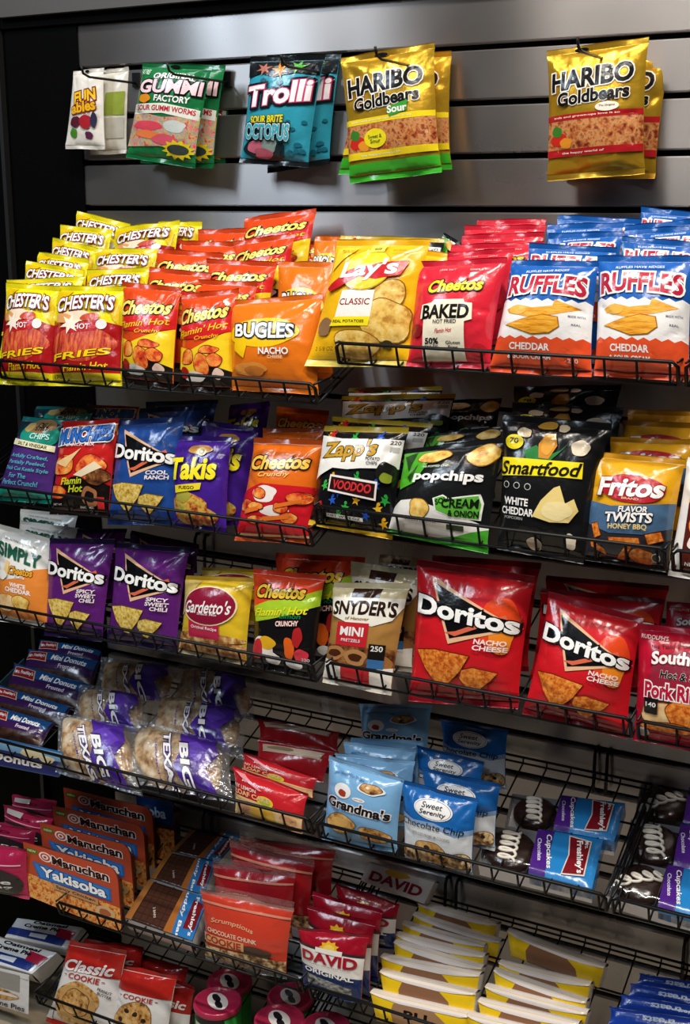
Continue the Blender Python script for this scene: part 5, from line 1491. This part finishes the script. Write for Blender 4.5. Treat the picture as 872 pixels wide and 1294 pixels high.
file_('cereal_bar', 'treats', S, 'blue wrapped cereal bars', 'blue wrapped cereal bar at the bottom right corner, {}', '5r', [
    ((770, 1272, 900, 1290, 900, 1312, 768, 1294), .06), ((784, 1256, 905, 1276, 905, 1296, 780, 1274), .085), ((796, 1242, 910, 1262, 910, 1282, 792, 1260), .11), ((808, 1230, 915, 1246, 915, 1266, 802, 1244), .14)],
    t=45, B=.014, seal=.03)

# ------------------------------------------------------------------ sixth level
def pie_front(p, o):
    q = Pack('x', ART['pie_front'], (-30, 1216, 37, 1232, 36, 1282, -30, 1262), row='6l', k=.008, t=4, B=.002, thick=.002, seal=0, N=(8, 8), crease=0)
    m = MB()
    u, v = np.meshgrid(np.linspace(0, 1, 9), np.linspace(0, 1, 9))
    m.grid(q.front(u, v), '#e2e0de')
    q.paint(m, ART['pie_front']['ops'])
    m.build('front_print', o)
one('pie_pack', 'pie', (-18, 1180, 72, 1204, 40, 1231, -30, 1212), 'white and blue pack of creme pies, front one in the corner', S, 'white packs of creme pies', row='6l', k=.06, t=56, B=.004, thick=.05, seal=0, seals=False, extra=pie_front)
one('pie_pack', 'pie', (22, 1160, 104, 1172, 84, 1200, 6, 1184), 'white and blue pack of creme pies behind the front one', S, 'white packs of creme pies', row='6l', k=.13, t=56, B=.006, thick=.04, seal=0, seals=False)
one('cookie_bag', 'classic', (89, 1188, 161, 1200, 142, 1318, 58, 1290), 'red and white bag with one big peanut butter cookie', 'cookie bag', row='6l', k=0.0, B=.02)
one('cookie_bag', 'classic_choc', (154, 1219, 224, 1233, 210, 1330, 138, 1306), 'red and white bag with one big chocolate chip cookie', 'cookie bag', row='6l', k=.008, B=.02)
one('cookie_bag', 'classic_back', (185, 1222, 246, 1248, 238, 1330, 182, 1320), 'red and white cookie bag peeking out behind the chocolate chip one', 'cookie bag', row='6l', k=.05, B=.016)
one('cookie_bag', 'classic_back', (106, 1186, 182, 1196, 176, 1260, 108, 1250), 'dark red cookie bag top behind the peanut butter one', 'cookie bag', row='6l', k=.06, B=.016)
one('cookie_bag', 'classic_back', (170, 1206, 238, 1222, 230, 1290, 172, 1280), 'dark red cookie bag top behind the chocolate chip one, in shadow', 'cookie bag', row='6l', k=.09, B=.016)

def can(px, py, Y, r, label):
    c = at_y(px, py, Y)
    H = .125
    o = root('snack_can', (float(c[0]), float(c[1]), float(c[2] - H)))
    tag(o, label, 'can', 'snack cans with pink lids')
    b = np.array([c[0], c[1], c[2] - H])
    m = MB()
    m.lathe([(r * .93, 0), (r * .95, .004), (r * .95, H - .012)], 'card#2c8a34', b, 40)
    rr = r * .95 + .0004
    for (z0, z1, a0, a1, cc) in ((H - .03, H - .012, -2.4, -.7, 'card#15171a'), (H - .055, H - .032, -2.2, -.9, 'card#e6e2dc'), (.01, .05, -2.5, -.6, 'card#d8b428')):
        G = np.array([[b + np.array([rr * math.cos(t), rr * math.sin(t), z]) for t in np.linspace(a0, a1, 16)] for z in (z0, z1)])
        m.grid(G, cc)
    m.build('can_body', o)
    m = MB()
    m.lathe([(r, H - .013), (r * 1.01, H - .010), (r * 1.01, H - .003), (r * .97, H), (r * .90, H), (r * .88, H - .0025), (0.0001, H - .0025)], '#b4284c', b, 40, False)
    z = H - .0020
    # oval emblem: pale field with a dark two-lobed mark
    def flat(pts, cc, dz):
        rot = math.radians(-38)
        V = [b + np.array([x * math.cos(rot) - y * math.sin(rot), x * math.sin(rot) + y * math.cos(rot), z + dz]) for x, y in pts]
        m.add(V, [tuple(range(len(V)))], cc, False)
    flat(ell(0, 0, r * .62, r * .40, 30), 'card#e8ddd6', 0.0002)
    flat(blob(-r * .22, r * .02, r * .30, r * .15, 3, 24, .08), 'card#17151a', 0.0005)
    flat(blob(r * .24, -r * .04, r * .28, r * .14, 5, 24, .08), 'card#17151a', 0.0005)
    m.build('lid', o)
    return o
can(275, 1264, -.245, .051, 'green snack can with pink lid, nearest beside the cookie bags')
can(290, 1239, -.13, .050, 'snack can with pink lid in shadow, behind the nearest green can')
can(353, 1287, -.245, .052, 'snack can with pink lid at the front, below the sunflower seed bag')
can(367, 1258, -.13, .050, 'snack can with pink lid in shadow under the chocolate chunk cookies')
can(412, 1296, -.22, .050, 'snack can with pink lid cut off by the bottom edge')
